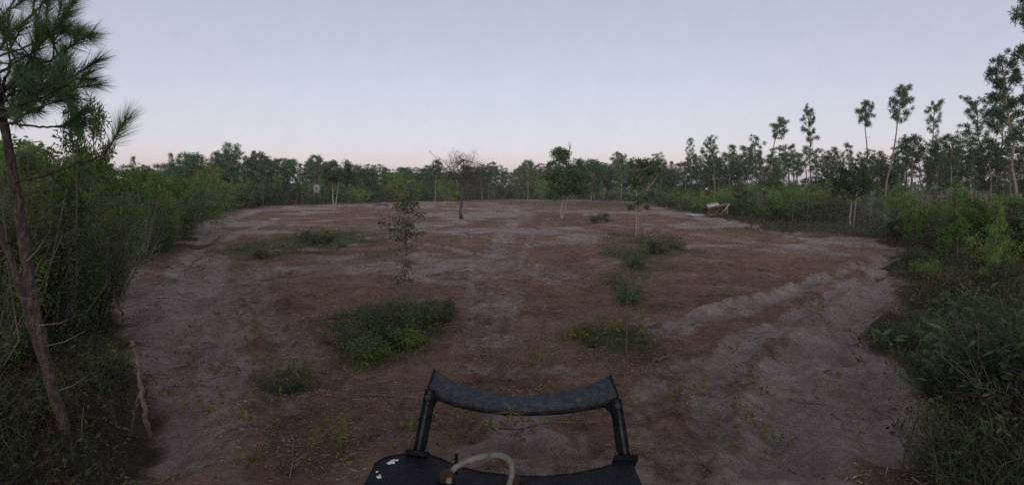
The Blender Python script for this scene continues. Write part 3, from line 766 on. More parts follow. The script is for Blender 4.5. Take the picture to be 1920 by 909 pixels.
# bare twiggy tree
e, bx, bd, bz = tree_empty('bare_tree', 865, 410, 'nearly bare tree with purplish grey twigs standing alone in the clearing')
o = (bx, bd, bz); tr, tw = MB(), MB()
trunk = np.array([rel(865, 412, bd, o), rel(863, 396, bd, o), rel(866, 378, bd, o), rel(867, 356, bd, o), rel(866, 335, bd, o), rel(868, 316, bd, o), rel(870, 300, bd, o)])
tr.tube(trunk, [0.16, 0.11, 0.09, 0.075, 0.06, 0.04, 0.02], 8)
ends = [(808, 283, 0), (818, 291, 0.6), (846, 283, -0.5), (862, 290, 0.8), (890, 284, 0.2), (884, 293, -0.9), (903, 305, 0.9), (836, 306, 1.0), (845, 298, -1.2), (894, 320, -1.1), (834, 325, 0.9), (924, 314, 1.2), (830, 340, -1), (900, 338, 0.8), (915, 322, -0.6), (818, 318, 0.5), (912, 336, 0.9), (820, 334, -0.8), (878, 300, 1.3), (852, 306, -1.3), (872, 290, 0.1), (840, 330, 1.3), (890, 345, -1.2), (826, 352, 1.0), (905, 355, 0.4)]
for k, (qx, qy, dy) in enumerate(ends):
    b = trunk[3 + k % 4] + rng.normal(size=3) * 0.03
    q = rel(qx, qy, bd, o, dy); m = (b + q) / 2 + np.array([0, 0, -0.12]) + rng.normal(size=3) * 0.1
    t = np.linspace(0, 1, 6)[:, None]
    bp = b * (1 - t) ** 2 + 2 * m * t * (1 - t) + q * t ** 2 + np.r_[[[0, 0, 0]], rng.normal(size=(5, 3)) * 0.04]
    tr.tube(bp, np.linspace(0.035, 0.010, 6), 5, cap=False)
    n = 230 if k > 1 else 60
    tt = rng.uniform(0.3, 1.0, n); idx = np.clip(tt * 5, 0, 4.999); ii = idx.astype(int); ff = (idx - ii)[:, None]
    S = bp[ii] * (1 - ff) + bp[ii + 1] * ff + rng.normal(size=(n, 3)) * (0.22 if k > 1 else 0.03)
    D = rng.normal(size=(n, 3)) + np.array([0, 0, 0.35])
    tw.needles(S, D, 0.26 if k > 1 else 0.16, 0.013)
obj('trunk', tr.mesh('bare_trunk', M['dark_twig'], True), e); obj('twigs', tw.mesh('bare_twigs', M['dark_twig']), e)
lf = MB()
for k in range(90):
    leaf_cloud(lf, rel(rng.normal(866, 30), rng.normal(328, 12), bd, o, rng.normal() * 0.7), 0.35, 18, 0.07)
obj('crown', lf.mesh('bare_leaves', leaf_mat('withered_leaves', [(0.06, 0.06, 0.045), (0.085, 0.07, 0.062), (0.07, 0.085, 0.05)])), e)

def clumpy_tree(name, px, py, label, stems, clumps, leaf, bark, ls, nl, extra=None, limb=0.02, flat=0.8):
    """stems: list of (pixel polyline, r0, r1); clumps: (px, py, dy, r) tufts of leaves, each tied to its nearest stem by a limb"""
    e, bx, bd, bz = tree_empty(name, px, py, label)
    o = (bx, bd, bz); cr = MB(); S = []
    tm = MB()
    for pl, r0, r1 in stems:
        pts = np.array([rel(a, b, bd, o) for a, b in pl]); 
        t = np.linspace(0, len(pts) - 1, 4 * len(pts)); i = np.minimum(t.astype(int), len(pts) - 2); f = (t - i)[:, None]
        fine = pts[i] * (1 - f) + pts[i + 1] * f; fine[1:-1] += rng.normal(size=(len(fine) - 2, 3)) * r0 * 0.12
        tm.tube(fine, np.linspace(r0, r1, len(fine)) * 0.75, 7); S.append(fine)
    allp = np.vstack([s[len(s) // 3:] for s in S])
    for a, b, dy, r in clumps:
        c = rel(a, b, bd, o, dy)
        k = np.argmin(np.linalg.norm(allp - (c - np.array([0, 0, 0.4])), axis=1))
        tm.tube([allp[k], (allp[k] + c) / 2 + rng.normal(size=3) * 0.05, c], [limb, limb * 0.7, limb * 0.3], 4, cap=False)
        leaf_cloud(cr, c, (r, r, r * flat), nl, ls)
    if extra: extra(tm, o, bd)
    obj('trunk', tm.mesh(name + '_trunk', M[bark], True), e)
    obj('crown', cr.mesh(name + '_crown', M[leaf]), e)
    return e
def scatter_clumps(boxes, n, dy, r):
    out = []
    wsum = [(x1 - x0) * (y1 - y0) for x0, y0, x1, y1 in boxes]
    for k in range(n):
        x0, y0, x1, y1 = rnd.choices(boxes, wsum)[0]
        out.append((rnd.uniform(x0, x1), rnd.uniform(y0, y1), rnd.gauss(0, dy), r * rnd.uniform(0.6, 1.3)))
    return out
def dead_top(tm, o, bd):
    tm.tube([rel(1062, 300, bd, o), rel(1068, 280, bd, o), rel(1070, 266, bd, o)], [0.04, 0.03, 0.012], 5)
    tm.tube([rel(1068, 280, bd, o), rel(1066, 265, bd, o)], [0.025, 0.01], 4); tm.tube([rel(1068, 284, bd, o), rel(1071, 271, bd, o, 0.3)], [0.02, 0.01], 4)
M['green_tree'] = leaf_mat('fresh_green_leaves', [(0.045, 0.085, 0.03), (0.07, 0.125, 0.038), (0.095, 0.145, 0.05)], objvar=0.02)
clumpy_tree('green_tree', 1055, 410, 'full green tree with two pale lower trunks and dead top in the clearing',
            [([(1053, 414), (1052, 398), (1055, 372), (1060, 345), (1062, 300)], 0.12, 0.03), ([(1054, 408), (1058, 396), (1062, 380), (1072, 350), (1080, 320)], 0.10, 0.02)],
            scatter_clumps([(1038, 277, 1064, 300), (1038, 277, 1062, 302), (1036, 280, 1066, 300), (1030, 300, 1070, 372), (1060, 310, 1095, 362), (1026, 305, 1050, 330), (1085, 298, 1108, 340), (1028, 320, 1104, 366)], 170, 0.9, 0.40), 'green_tree', 'pale_bark', 0.13, 90, dead_top)
clumpy_tree('pale_stemmed_tree', 626, 401, 'small tree with two thin pale stems on the far left of the clearing',
            [([(626, 403), (625, 385), (624, 365), (624, 342), (628, 320)], 0.10, 0.03), ([(627, 400), (630, 380), (632, 365), (634, 348), (640, 325)], 0.09, 0.02)],
            scatter_clumps([(608, 305, 656, 344), (600, 318, 664, 340)], 60, 0.9, 0.36), 'oak', 'pale_bark', 0.15, 70)
clumpy_tree('pale_sapling', 1192, 441, 'slender tree with a straight whitish stem right of centre',
            [([(1192, 444), (1193, 420), (1193, 385), (1194, 355), (1196, 318)], 0.055, 0.02), ([(1196, 440), (1197, 420), (1197, 398)], 0.022, 0.012), ([(1193, 368), (1180, 362), (1172, 362)], 0.02, 0.008), ([(1193, 368), (1203, 360), (1212, 358)], 0.02, 0.008), ([(1208, 446), (1209, 430), (1213, 415)], 0.014, 0.006)],
            scatter_clumps([(1178, 300, 1222, 345), (1200, 300, 1240, 325), (1172, 372, 1222, 396)], 62, 0.5, 0.22), 'oak', 'pale_bark', 0.11, 65)
clumpy_tree('pale_stemmed_tree', 1597, 430, 'small leafy tree on two pale stems in the dusty right corner',
            [([(1595, 432), (1594, 405), (1596, 378), (1597, 345)], 0.075, 0.025), ([(1599, 430), (1602, 405), (1604, 380), (1608, 350)], 0.06, 0.02)],
            scatter_clumps([(1572, 315, 1622, 378), (1562, 335, 1632, 365)], 80, 0.6, 0.28), 'oak', 'pale_bark', 0.12, 65)

def sapling(px, py, label, top, boxes, n, leaf='shrub_dark', ls=0.06, nl=12, r=0.13, bark='twig', rad=0.013):
    mid = ((px + top[0]) / 2 + rnd.uniform(-4, 4), (py + top[1]) / 2)
    clumpy_tree('oak_sapling', px, py, label, [([(px, py + 3), (px + 1, py - 20), mid, top], rad, 0.005)], scatter_clumps(boxes, n, 0.25, r), leaf, bark, ls, nl, None, 0.004, 0.45)
sapling(756, 582, 'thin leafy oak sapling rising from the central grass patch', (758, 380), [(735, 378, 785, 400), (752, 396, 802, 410), (712, 408, 770, 424), (728, 428, 798, 440), (735, 444, 780, 456), (728, 462, 770, 472), (742, 490, 770, 530)], 58, 'oak', nl=22, r=0.17, ls=0.048)
sapling(1174, 662, 'sparse nearly bare sapling with a pale lower stem in front of the sandy centre', (1182, 480), [(1165, 470, 1205, 486), (1140, 492, 1200, 505), (1165, 515, 1225, 528), (1150, 545, 1200, 560)], 13, 'oak', nl=9, ls=0.05, bark='twig', r=0.13)
sapling(1126, 418, 'low dark green bush right of the tall green tree', (1127, 402), [(1112, 402, 1142, 414)], 16, nl=40, ls=0.12, r=0.35)

# ------------------------------------------------------------------ foreground pine on the left
def near_pine():
    x0, d0 = G(130, 872); z0 = gz(x0, d0)
    e = bpy.data.objects.new('foreground_pine', None); col.objects.link(e); e.location = (x0, d0, z0)
    tag(e, 'leaning pine with long needle tufts close on the left edge', 'tree')
    o = (x0, d0, z0)
    tr = MB()
    path = [(138, 900, 0), (118, 800, 0), (92, 700, 0.02), (66, 580, 0.05), (48, 480, 0.08), (36, 400, 0.1), (22, 310, 0.1), (6, 228, 0.12), (-12, 130, 0.12), (-30, 20, 0.15), (-45, -120, 0.2), (-55, -260, 0.2)]
    pts = np.array([rel(a, b, d0, o, q) for a, b, q in path])
    t = np.linspace(0, len(pts) - 1, 60); i = np.minimum(t.astype(int), len(pts) - 2); f = (t - i)[:, None]
    fine = pts[i] * (1 - f) + pts[i + 1] * f; fine[1:-1] += rng.normal(size=(58, 3)) * 0.006
    rr = np.linspace(0.046, 0.032, 60) * (1 + 0.06 * rng.normal(size=60)); rr[0] *= 1.3
    tr.tube(fine, rr, 12)
    obj('trunk', tr.mesh('near_pine_trunk', M['pine_bark'], True), e)
    cur = {}
    def tuft(a, b, ln=0.2, n=210, spreadv=0.55):
        a, b = np.asarray(a), np.asarray(b); ax = (b - a); L0 = np.linalg.norm(ax); ax = ax / L0
        u = rng.uniform(0, 1, n) ** 0.8
        S = a + (b - a) * u[:, None]
        R = rng.normal(size=(n, 3)); R -= (R @ ax)[:, None] * ax; R /= np.linalg.norm(R, axis=1)[:, None]
        D = ax * (0.55 + 0.7 * u[:, None]) + R * spreadv * (1.25 - 0.5 * u[:, None]) + np.array([0, 0, -0.14]) + rng.normal(size=(n, 3)) * 0.12
        cur['ne'].needles(S, D, ln, 0.0040)
    def branch(pix, r0=0.014, nt=1, ln=0.2, n=210, tl=0.24, sub=0):
        pts = np.array([rel(a, b, d0, o, q) for a, b, q in pix])
        t = np.linspace(0, len(pts) - 1, 5 * len(pts)); i = np.minimum(t.astype(int), len(pts) - 2); f = (t - i)[:, None]
        fine = pts[i] * (1 - f) + pts[i + 1] * f; fine[1:] += rng.normal(size=(len(fine) - 1, 3)) * 0.006
        br = MB(); cur['ne'] = MB()
        br.tube(fine, np.linspace(r0, 0.006, len(fine)), 6)
        ax = fine[-1] - fine[-4]; ax /= np.linalg.norm(ax)
        tuft(fine[-1] - ax * tl * 0.6, fine[-1] + ax * tl * 0.4, ln, n)
        for k in range(sub):
            s = fine[int(len(fine) * rng.uniform(0.45, 0.9))]
            dv = ax * 0.7 + rng.normal(size=3) * 0.5 + np.array([0, 0, 0.35]); dv /= np.linalg.norm(dv)
            q = s + dv * rng.uniform(0.12, 0.28)
            br.tube([s, q], [0.007, 0.005], 5); tuft(q - dv * 0.12, q + dv * 0.06, ln, int(n * 0.8))
        bo = obj('branch', br.mesh('near_pine_branch', M['pine_bark'], True), e); obj('needles', cur['ne'].mesh('near_pine_needles', M['pine_near']), bo)
    branch([(30, 342, 0), (95, 325, -0.1), (160, 303, -0.2), (196, 290, -0.25), (222, 246, -0.25)], 0.012, ln=0.22, n=260)
    branch([(4, 230, 0), (60, 236, -0.1), (112, 240, -0.1), (140, 222, -0.1)], 0.012, sub=2)
    branch([(4, 225, 0), (70, 190, 0.2), (120, 190, 0.3), (150, 150, 0.3)], 0.013, sub=3)
    branch([(-6, 170, 0), (50, 130, -0.2), (100, 110, -0.3), (150, 75, -0.3)], 0.014, sub=4)
    branch([(-10, 140, 0), (60, 100, 0.3), (100, 60, 0.4), (128, 15, 0.4)], 0.014, sub=4)
    branch([(-6, 165, 0), (60, 160, 0.1), (115, 155, 0.1), (165, 125, 0.1)], 0.013, sub=3)
    branch([(-14, 110, 0), (20, 60, -0.3), (60, 30, -0.4), (100, -10, -0.4)], 0.014, sub=4)
    branch([(-4, 185, 0), (30, 150, -0.4), (60, 110, -0.5), (70, 75, -0.5)], 0.013, sub=4)
    branch([(2, 215, 0), (40, 190, 0.5), (80, 170, 0.7), (100, 140, 0.7)], 0.013, sub=4)
    branch([(-20, 80, 0), (0, 40, 0.3), (20, 10, 0.4), (50, -25, 0.4)], 0.013, sub=4)
    branch([(-2, 195, 0), (10, 150, -0.6), (25, 110, -0.7), (20, 60, -0.7)], 0.013, sub=4)
    branch([(-2, 200, 0), (40, 215, -0.3), (80, 200, -0.4), (100, 175, -0.4)], 0.011, sub=3)
    branch([(5, 225, 0), (-40, 200, 0.2), (-80, 160, 0.3)], 0.012, sub=4)
    branch([(-20, 60, 0), (-70, 20, 0.2), (-120, -40, 0.3)], 0.012, sub=4)
    for k in range(8):
        ex, ey = rng.uniform(15, 135), rng.uniform(10, 205)
        branch([(-6 - (200 - ey) * 0.1, min(228, ey + 60), 0), (ex * 0.5, ey + 32, rng.normal() * 0.35), (ex, ey, rng.normal() * 0.5)], 0.010, sub=3, n=230)
    for k in range(12):
        yy = rng.uniform(-240, 40); dx = rng.choice([-1, 1])
        branch([(-35 - (40 - yy) * 0.08, yy, 0), (-35 + dx * 60, yy - 40, rng.normal() * 0.4), (-35 + dx * 120, yy - 90, rng.normal() * 0.6)], 0.013, sub=3)
    # dead lower twigs
    for a, b, q in (((72, 610, 0), (150, 590, 0.2), 0), ((60, 560, 0), (20, 545, 0.1), 0), ((80, 650, 0), (160, 620, -0.2), 0), ((50, 490, 0), (95, 430, 0.3), 0), ((100, 735, 0), (170, 700, 0.2), 0)):
        br = MB(); br.tube([rel(*a[:2], d0, o), rel((a[0] + b[0]) / 2, (a[1] + b[1]) / 2 + 6, d0, o, b[2] / 2), rel(*b[:2], d0, o, b[2])], [0.008, 0.006, 0.002], 5); obj('dead_twig', br.mesh('dead_twig', M['twig'], True), e)
    # the thinner pine beside it
    x1, d1 = G(128, 800); z1 = gz(x1, d1)
    e2 = bpy.data.objects.new('foreground_pine', None); col.objects.link(e2); e2.location = (x1, d1, z1)
    tag(e2, 'thin bare leaning trunk just behind the near left pine', 'tree')
    o2 = (x1, d1, z1); t2 = MB(); n2 = MB()
    pp = np.array([rel(a, b, d1, o2, q) for a, b, q in [(126, 815, 0), (100, 730, 0), (70, 650, 0), (48, 575, 0.05), (20, 490, 0.1), (-6, 410, 0.1), (-40, 300, 0.15), (-80, 120, 0.2), (-110, -60, 0.2)]])
    t = np.linspace(0, len(pp) - 1, 40); i = np.minimum(t.astype(int), len(pp) - 2); f = (t - i)[:, None]
    t2.tube(pp[i] * (1 - f) + pp[i + 1] * f + rng.normal(size=(40, 3)) * 0.005, np.linspace(0.038, 0.024, 40), 9)
    obj('trunk', t2.mesh('thin_pine_trunk', M['pine_bark'], True), e2)
    for k in range(26):
        c = pp[-1 - k % 3] + rng.normal(size=3) * 0.35
        D = rng.normal(size=(120, 3)) + np.array([0, 0, 0.4]); n2.needles(np.repeat(c[None], 120, 0), D, 0.22, 0.004)
    obj('crown', n2.mesh('thin_pine_needles', M['pine_near']), e2)
near_pine()
# a young pine leader and tall shrubs just behind the near pine
stand(YOUNG[1], 138, 9.5, 4, 165, 'young_pine', 'young pine leader rising behind the near left pine tufts', 'tree', None, 0.55)
stand(YOUNG[2], 160, 11.5, 4, 215, 'young_pine', 'shorter young pine right of the young pine leader', 'tree', None, 0.5)
for k, (px, d, top, pr, lab) in enumerate([(30, 8.5, 250, 0, 'tall leafy shrub directly behind the near left pine trunk'), (95, 9.0, 262, 2, 'tall bright shrub right of the near left pine trunk'), (175, 10.5, 300, 0, 'tall shrub below the outstretched needle tuft'),
                                          (215, 13.5, 322, 1, 'dark shrub at the right foot of the near left thicket'), (-30, 7.5, 290, 1, 'dark shrub cut off by the left picture edge'), (60, 10.0, 340, 3, 'rusty brown shrub behind the near left trunks'),
                                          (265, 19, 340, 1, 'dark bushy shrub above the grassy left bank'), (310, 22, 345, 0, 'rounded shrub at the left bend of the clearing')]):
    stand(TALLS[pr] if pr < 3 else NEARS[3], px, d, 3.2 if pr < 3 else 1.4, top, 'leafy_shrub', lab, 'shrub', 'shrubs behind the near left pine', 0.8)

# ------------------------------------------------------------------ undergrowth, grass and litter (uncountable)
def scatter_where(n, x0, x1, y0, y1, weight, perspective=1.6):
    u = rng.uniform(0, 1, n)
    y = y0 * (y1 / y0) ** (u ** (1 / perspective) if perspective < 1 else u)
    x = rng.uniform(-1, 1, n) * (0.95 * y + 1.0)
    w = weight(x, y)
    k = rng.uniform(0, 1, n) < w
    return x[k], y[k]
def build_grass():
    mb = MB()
    x, y = scatter_where(150000, 0, 0, 3.4, 75, lambda x, y: sstep(0.15, 0.9, grass_at(x, y)) * (clear_sd(x, y) > -0.5) * (0.12 + 0.88 * sstep(0.40, 0.62, fbm(x * 2.1, y * 2.1, 83, 4))))
    n = len(x); z = ground_z(x, y)
    D = rng.normal(size=(n, 3)) * 0.55; D[:, 2] = np.abs(D[:, 2]) + 0.75
    L = (0.03 + 0.34 * fbm(x * 1.6, y * 1.6, 81, 3) ** 1.8) * (1 + y / 70)
    mb.blades(np.c_[x, y, z - 0.01], D, L, 0.007 + y * 0.0007)
    tag(obj('grass', mb.mesh('grass', M['grass'])), 'low green grass in patches over the cleared soil', 'grass', None, 'stuff')
build_grass()
def build_patch_weeds():
    """broad low leaves in the green patches"""
    mb = MB()
    x, y = scatter_where(110000, 0, 0, 4, 60, lambda x, y: np.maximum(sstep(0.3, 1.0, grass_at(x, y)) * sstep(0.38, 0.6, fbm(x * 1.5, y * 1.5, 85, 3)), 0.4 * sstep(0.56, 0.72, fbm(x * 2.4, y * 2.4, 87, 4))) * (clear_sd(x, y) > 0))
    n = len(x); z = ground_z(x, y) + rng.uniform(0.02, 0.55, n) * fbm(x * 1.5, y * 1.5, 85, 3) ** 1.5
    mb.leaves(np.c_[x, y, z], 0.07 + y * 0.0012, 0.028 + y * 0.0006, 0.5)
    tag(obj('weeds', mb.mesh('weeds', M['shrub'])), 'low leafy weeds and resprouts in the green patches', 'weeds', None, 'stuff')
build_patch_weeds()
def build_undergrowth():
    for nm, mat, lab, seed, share in (('undergrowth', 'shrub_dark', 'dark leafy undergrowth on both banks beside the clearing', 91, 1.0), ('dry_undergrowth', 'brown', 'reddish brown dry undergrowth on the near banks', 95, 0.75)):
        mb = MB()
        x, y = scatter_where(int(200000 * share), 0, 0, 3.2, 70, lambda x, y: sstep(0.15, -0.5, clear_sd(x, y) + (fbm(x, y, 97, 3) - 0.5) * 0.9) * (0.3 + 0.7 * sstep(0.35, 0.6, fbm(x * 0.8, y * 0.8, seed, 3) + 0.05)))
        n = len(x)
        hgt = 0.08 + 0.5 * fbm(x * 0.9, y * 0.9, seed + 3, 4) ** 1.5
        z = ground_z(x, y) + rng.uniform(0, 1, n) ** 1.2 * hgt
        half = n // 2
        mb.leaves(np.c_[x, y, z][:half], 0.05 + y[:half] * 0.0022, 0.022 + y[:half] * 0.0012, 0.4)
        D = rng.normal(size=(n - half, 3)) * 0.6; D[:, 2] = np.abs(D[:, 2]) + 0.8
        mb.blades(np.c_[x, y, ground_z(x, y)][half:], D, 0.12 + 0.25 * rng.uniform(0, 1, n - half), 0.006 + y[half:] * 0.0008)
        tag(obj(nm, mb.mesh(nm, M[mat])), lab, 'undergrowth', None, 'stuff')
build_undergrowth()
def build_litter():
    mb = MB()
    x, y = scatter_where(140000, 0, 0, 3.2, 36, lambda x, y: (clear_sd(x, y) > -0.3) * (0.15 + 0.85 * sstep(0.42, 0.62, fbm(x * 0.9, y * 0.9, 101, 4))) * (1 - 0.8 * sand_at(x, y)))
    n = len(x); z = ground_z(x, y) + rng.uniform(0.004, 0.02, n)
    a = rng.uniform(0, 6.28, n)
    D = np.c_[np.cos(a), np.sin(a), rng.normal(size=n) * 0.18]
    L = rng.uniform(0.015, 0.07, n) * (1 + (rng.uniform(0, 1, n) > 0.97) * 3.0)
    mb.needles(np.c_[x, y, z], D, L, 0.004 + 0.008 * rng.uniform(0, 1, n) + y * 0.0004)
    tag(obj('litter', mb.mesh('litter', M['straw'])), 'shredded twigs and straw strewn over the soil', 'litter', None, 'stuff')
build_litter()

# ------------------------------------------------------------------ sticks and broken stems
def stick(name, pix, r, label, lift=0.015, mat='stick', side=None):
    """pix: pixel polyline lying on the ground"""
    w = [G(a, b) for a, b in pix]
    x0, y0 = w[0]
    pts = np.array([(a, b, gz(a, b) + lift + r * 0.6) for a, b in w])
    t = np.linspace(0, len(pts) - 1, 5 * len(pts)); i = np.minimum(t.astype(int), len(pts) - 2); f = (t - i)[:, None]
    fine = pts[i] * (1 - f) + pts[i + 1] * f; fine[1:-1] += rng.normal(size=(len(fine) - 2, 3)) * r * 0.6
    m = MB(); m.tube(fine - pts[0], np.linspace(r, r * 0.45, len(fine)), 6)
    k = len(fine) // 2; dv = fine[-1] - fine[0]; L0 = np.linalg.norm(dv)
    m.tube([fine[k] - pts[0], fine[k] - pts[0] + dv / L0 * L0 * 0.18 + np.array([-dv[1], dv[0], 0.25 * L0]) / L0 * L0 * 0.12], [r * 0.6, r * 0.3], 5)
    ob = obj(name, m.mesh(name, M[mat], True)); ob.location = pts[0]
    tag(ob, label, 'stick', 'sticks lying about'); return ob
stick('fallen_stick', [(800, 518), (840, 510), (878, 502)], 0.022, 'long brown stick lying slantwise left of the centre')
stick('fallen_stick', [(802, 540), (822, 536), (832, 541)], 0.015, 'short pale forked stick below the long slanting stick')
stick('fallen_stick', [(566, 556), (585, 547), (598, 556)], 0.02, 'bent dark stick left of the central grass patch')
stick('fallen_stick', [(1255, 566), (1275, 564), (1282, 570)], 0.014, 'pale straw-coloured forked stick right of the sparse sapling')
stick('fallen_stick', [(1310, 556), (1345, 553), (1362, 550)], 0.018, 'thin straight stick right of centre on brown soil')
stick('fallen_stick', [(1222, 680), (1255, 672), (1290, 664)], 0.014, 'thin pale stick right of the cutter bar on brown soil')
stick('fallen_stick', [(1030, 578), (1060, 580)], 0.012, 'small stick on the brown soil in the middle')
stick('fallen_stick', [(700, 386), (715, 384), (730, 388)], 0.14, 'dark log lying at the far left edge of the clearing', mat='twig')
stick('fallen_stick', [(500, 522), (530, 516), (548, 520)], 0.02, 'grey stick on pale sand in the left half')
stick('fallen_stick', [(405, 690), (420, 672), (428, 640)], 0.012, 'thin stick beside the left wheel track')
stick('fallen_stick', [(150, 812), (195, 808), (242, 806)], 0.022, 'grey fallen branch under the near left pine')
stick('fallen_stick', [(1398, 428), (1416, 430), (1432, 431)], 0.09, 'pale log at the weedy right edge of the clearing')
stick('fallen_stick', [(1215, 437), (1240, 430)], 0.03, 'short dark stick right of the straight whitish stem')
def broken_stem(pix, dpx, r, label):
    x, d = G(*dpx); z = gz(x, d)
    o = (x, d, z); pts = np.array([rel(a, b, d, o, q) for a, b, q in pix])
    t = np.linspace(0, len(pts) - 1, 5 * len(pts)); i = np.minimum(t.astype(int), len(pts) - 2); f = (t - i)[:, None]
    fine = pts[i] * (1 - f) + pts[i + 1] * f; fine[1:-1] += rng.normal(size=(len(fine) - 2, 3)) * r * 0.3
    m = MB(); m.tube(fine, np.linspace(r, r * 0.5, len(fine)), 7)
    m.tube([fine[len(fine) // 2], fine[len(fine) // 2] + np.array([r * 5, 0, r * 7])], [r * 0.5, r * 0.2], 5)
    ob = obj('broken_stem', m.mesh('broken_stem', M['stick'], True)); ob.location = o
    tag(ob, label, 'stick', 'sticks lying about')
broken_stem([(279, 825, 0), (272, 770, 0), (262, 710, 0.02), (252, 648, 0.05), (246, 640, 0.05)], (279, 820), 0.026, 'tall brown broken stem leaning beside the left track')
broken_stem([(242, 818, 0), (252, 770, 0.05), (262, 735, 0.1)], (242, 815), 0.016, 'short broken stem crossing the tall leaning one')
broken_stem([(232, 590, 0), (220, 565, 0), (208, 535, 0.1)], (234, 590), 0.022, 'thin grey broken stem leaning left above the left track')
# pushed-up heap of roots and brush
def brush_heap():
    x, d = G(250, 500); z = gz(x, d); o = np.array([x, d, z])
    e = bpy.data.objects.new('brush_heap', None); col.objects.link(e); e.location = o
    tag(e, 'low grey heap of pushed-up roots and brush on the left', 'brush heap')
    for k in range(46):
        a = rng.uniform(0, 6.28); c = rng.normal(size=3) * np.array([0.9, 0.55, 0.02]); c[2] = 0.06 + abs(rng.normal()) * 0.14
        l = rng.uniform(0.25, 0.9); dv = np.array([math.cos(a), math.sin(a) * 0.7, rng.normal() * 0.3]) * l / 2
        m = MB(); m.tube([c - dv, c + rng.normal(size=3) * 0.04, c + dv], np.array([1, 0.8, 0.4]) * rng.uniform(0.008, 0.026), 5)
        obj('root', m.mesh('heap_root', M['twig'], True), e)
brush_heap()

# ------------------------------------------------------------------ right foreground shrubs
LANCE = [make_shrub(1.1, 0.7, 24, 1300, 0.12, 'oak', 0.27, low=0.15, cl=0.22), make_shrub(1.1, 0.8, 26, 1400, 0.10, 'shrub_dark', 0.28, low=0.15, cl=0.2)]
for k, (px, py, top, parts, hp, wide, nm, lab) in enumerate([
    (1850, 770, 552, LANCE[0], 1.1, 1.1, 'lance_leaved_shrub', 'large shrub with long green leaves at the right edge'),
    (1905, 800, 560, LANCE[1], 1.1, 0.9, 'lance_leaved_shrub', 'long-leaved shrub cut off by the right picture edge'),
    (1780, 740, 655, LANCE[1], 1.1, 1.4, 'lance_leaved_shrub', 'low long-leaved clump left of the large long-leaved shrub'),
    (1690, 660, 603, LANCE[0], 1.1, 1.5, 'lance_leaved_shrub', 'small green clump by the sandy right track'),
    (1735, 530, 478, NEARS[0], 1.4, 1.0, 'leafy_shrub', 'bright low shrub right of the end of the right track'),
    (1745, 455, 385, NEARS[2], 1.4, 0.7, 'leafy_shrub', 'bright round bush in the dusty right corner'),
    (1820, 480, 362, NEARS[0], 1.4, 0.6, 'leafy_shrub', 'tall spreading shrub in front of the big right pines'),
    (1780, 560, 500, NEARS[3], 1.4, 1.3, 'leafy_shrub', 'reddish brown dry bush on the right bank'),
    (1880, 560, 470, NEARS[1], 1.4, 1.1, 'leafy_shrub', 'dark bush on the right bank near the picture edge'),
    (1860, 510, 430, NEARS[0], 1.4, 1.0, 'leafy_shrub', 'leafy bush below the big leaning right pine'),
    (1710, 505, 455, NEARS[1], 1.4, 1.2, 'leafy_shrub', 'dark low bush where the right track leaves the clearing'),
    (1900, 660, 560, NEARS[1], 1.4, 1.0, 'leafy_shrub', 'dark leafy shrub behind the large long-leaved right shrub'),
    (1830, 640, 590, NEARS[3], 1.4, 1.5, 'leafy_shrub', 'low rusty bush behind the large long-leaved right shrub'),
    (1695, 445, 380, FARS[1], 2.5, 0.7, 'leafy_shrub', 'slim dark bush left of the bright round bush')]):
    x, d = G(px, py)
    stand(parts, px, d, hp, top, nm, lab, 'shrub', 'shrubs on the right bank', wide)
for k, (px, py, top, parts, hp, wide, lab) in enumerate([
    (120, 640, 560, NEARS[1], 1.4, 1.2, 'dark shrub between the left trunks and the left track'), (190, 560, 500, NEARS[0], 1.4, 1.1, 'green shrub at the grassy edge left of the brush heap'),
    (205, 700, 640, NEARS[0], 1.4, 1.2, 'low green clump beside the left track edge'), (30, 700, 590, NEARS[1], 1.4, 1.1, 'dark shrub left of the near left trunks'),
    (140, 500, 420, NEARS[0], 1.4, 1.0, 'yellowish shrub right of the near left trunk'), (260, 470, 400, NEARS[1], 1.4, 1.3, 'dark shrub above the brush heap'),
    (25, 850, 780, NEARS[3], 1.4, 1.4, 'rusty dry clump in the bottom left corner'), (180, 780, 740, NEARS[3], 1.4, 1.6, 'low rusty clump right of the near pine foot')]):
    x, d = G(px, py)
    stand(parts, px, d, hp, top, 'leafy_shrub', lab, 'shrub', 'shrubs on the left bank', wide)

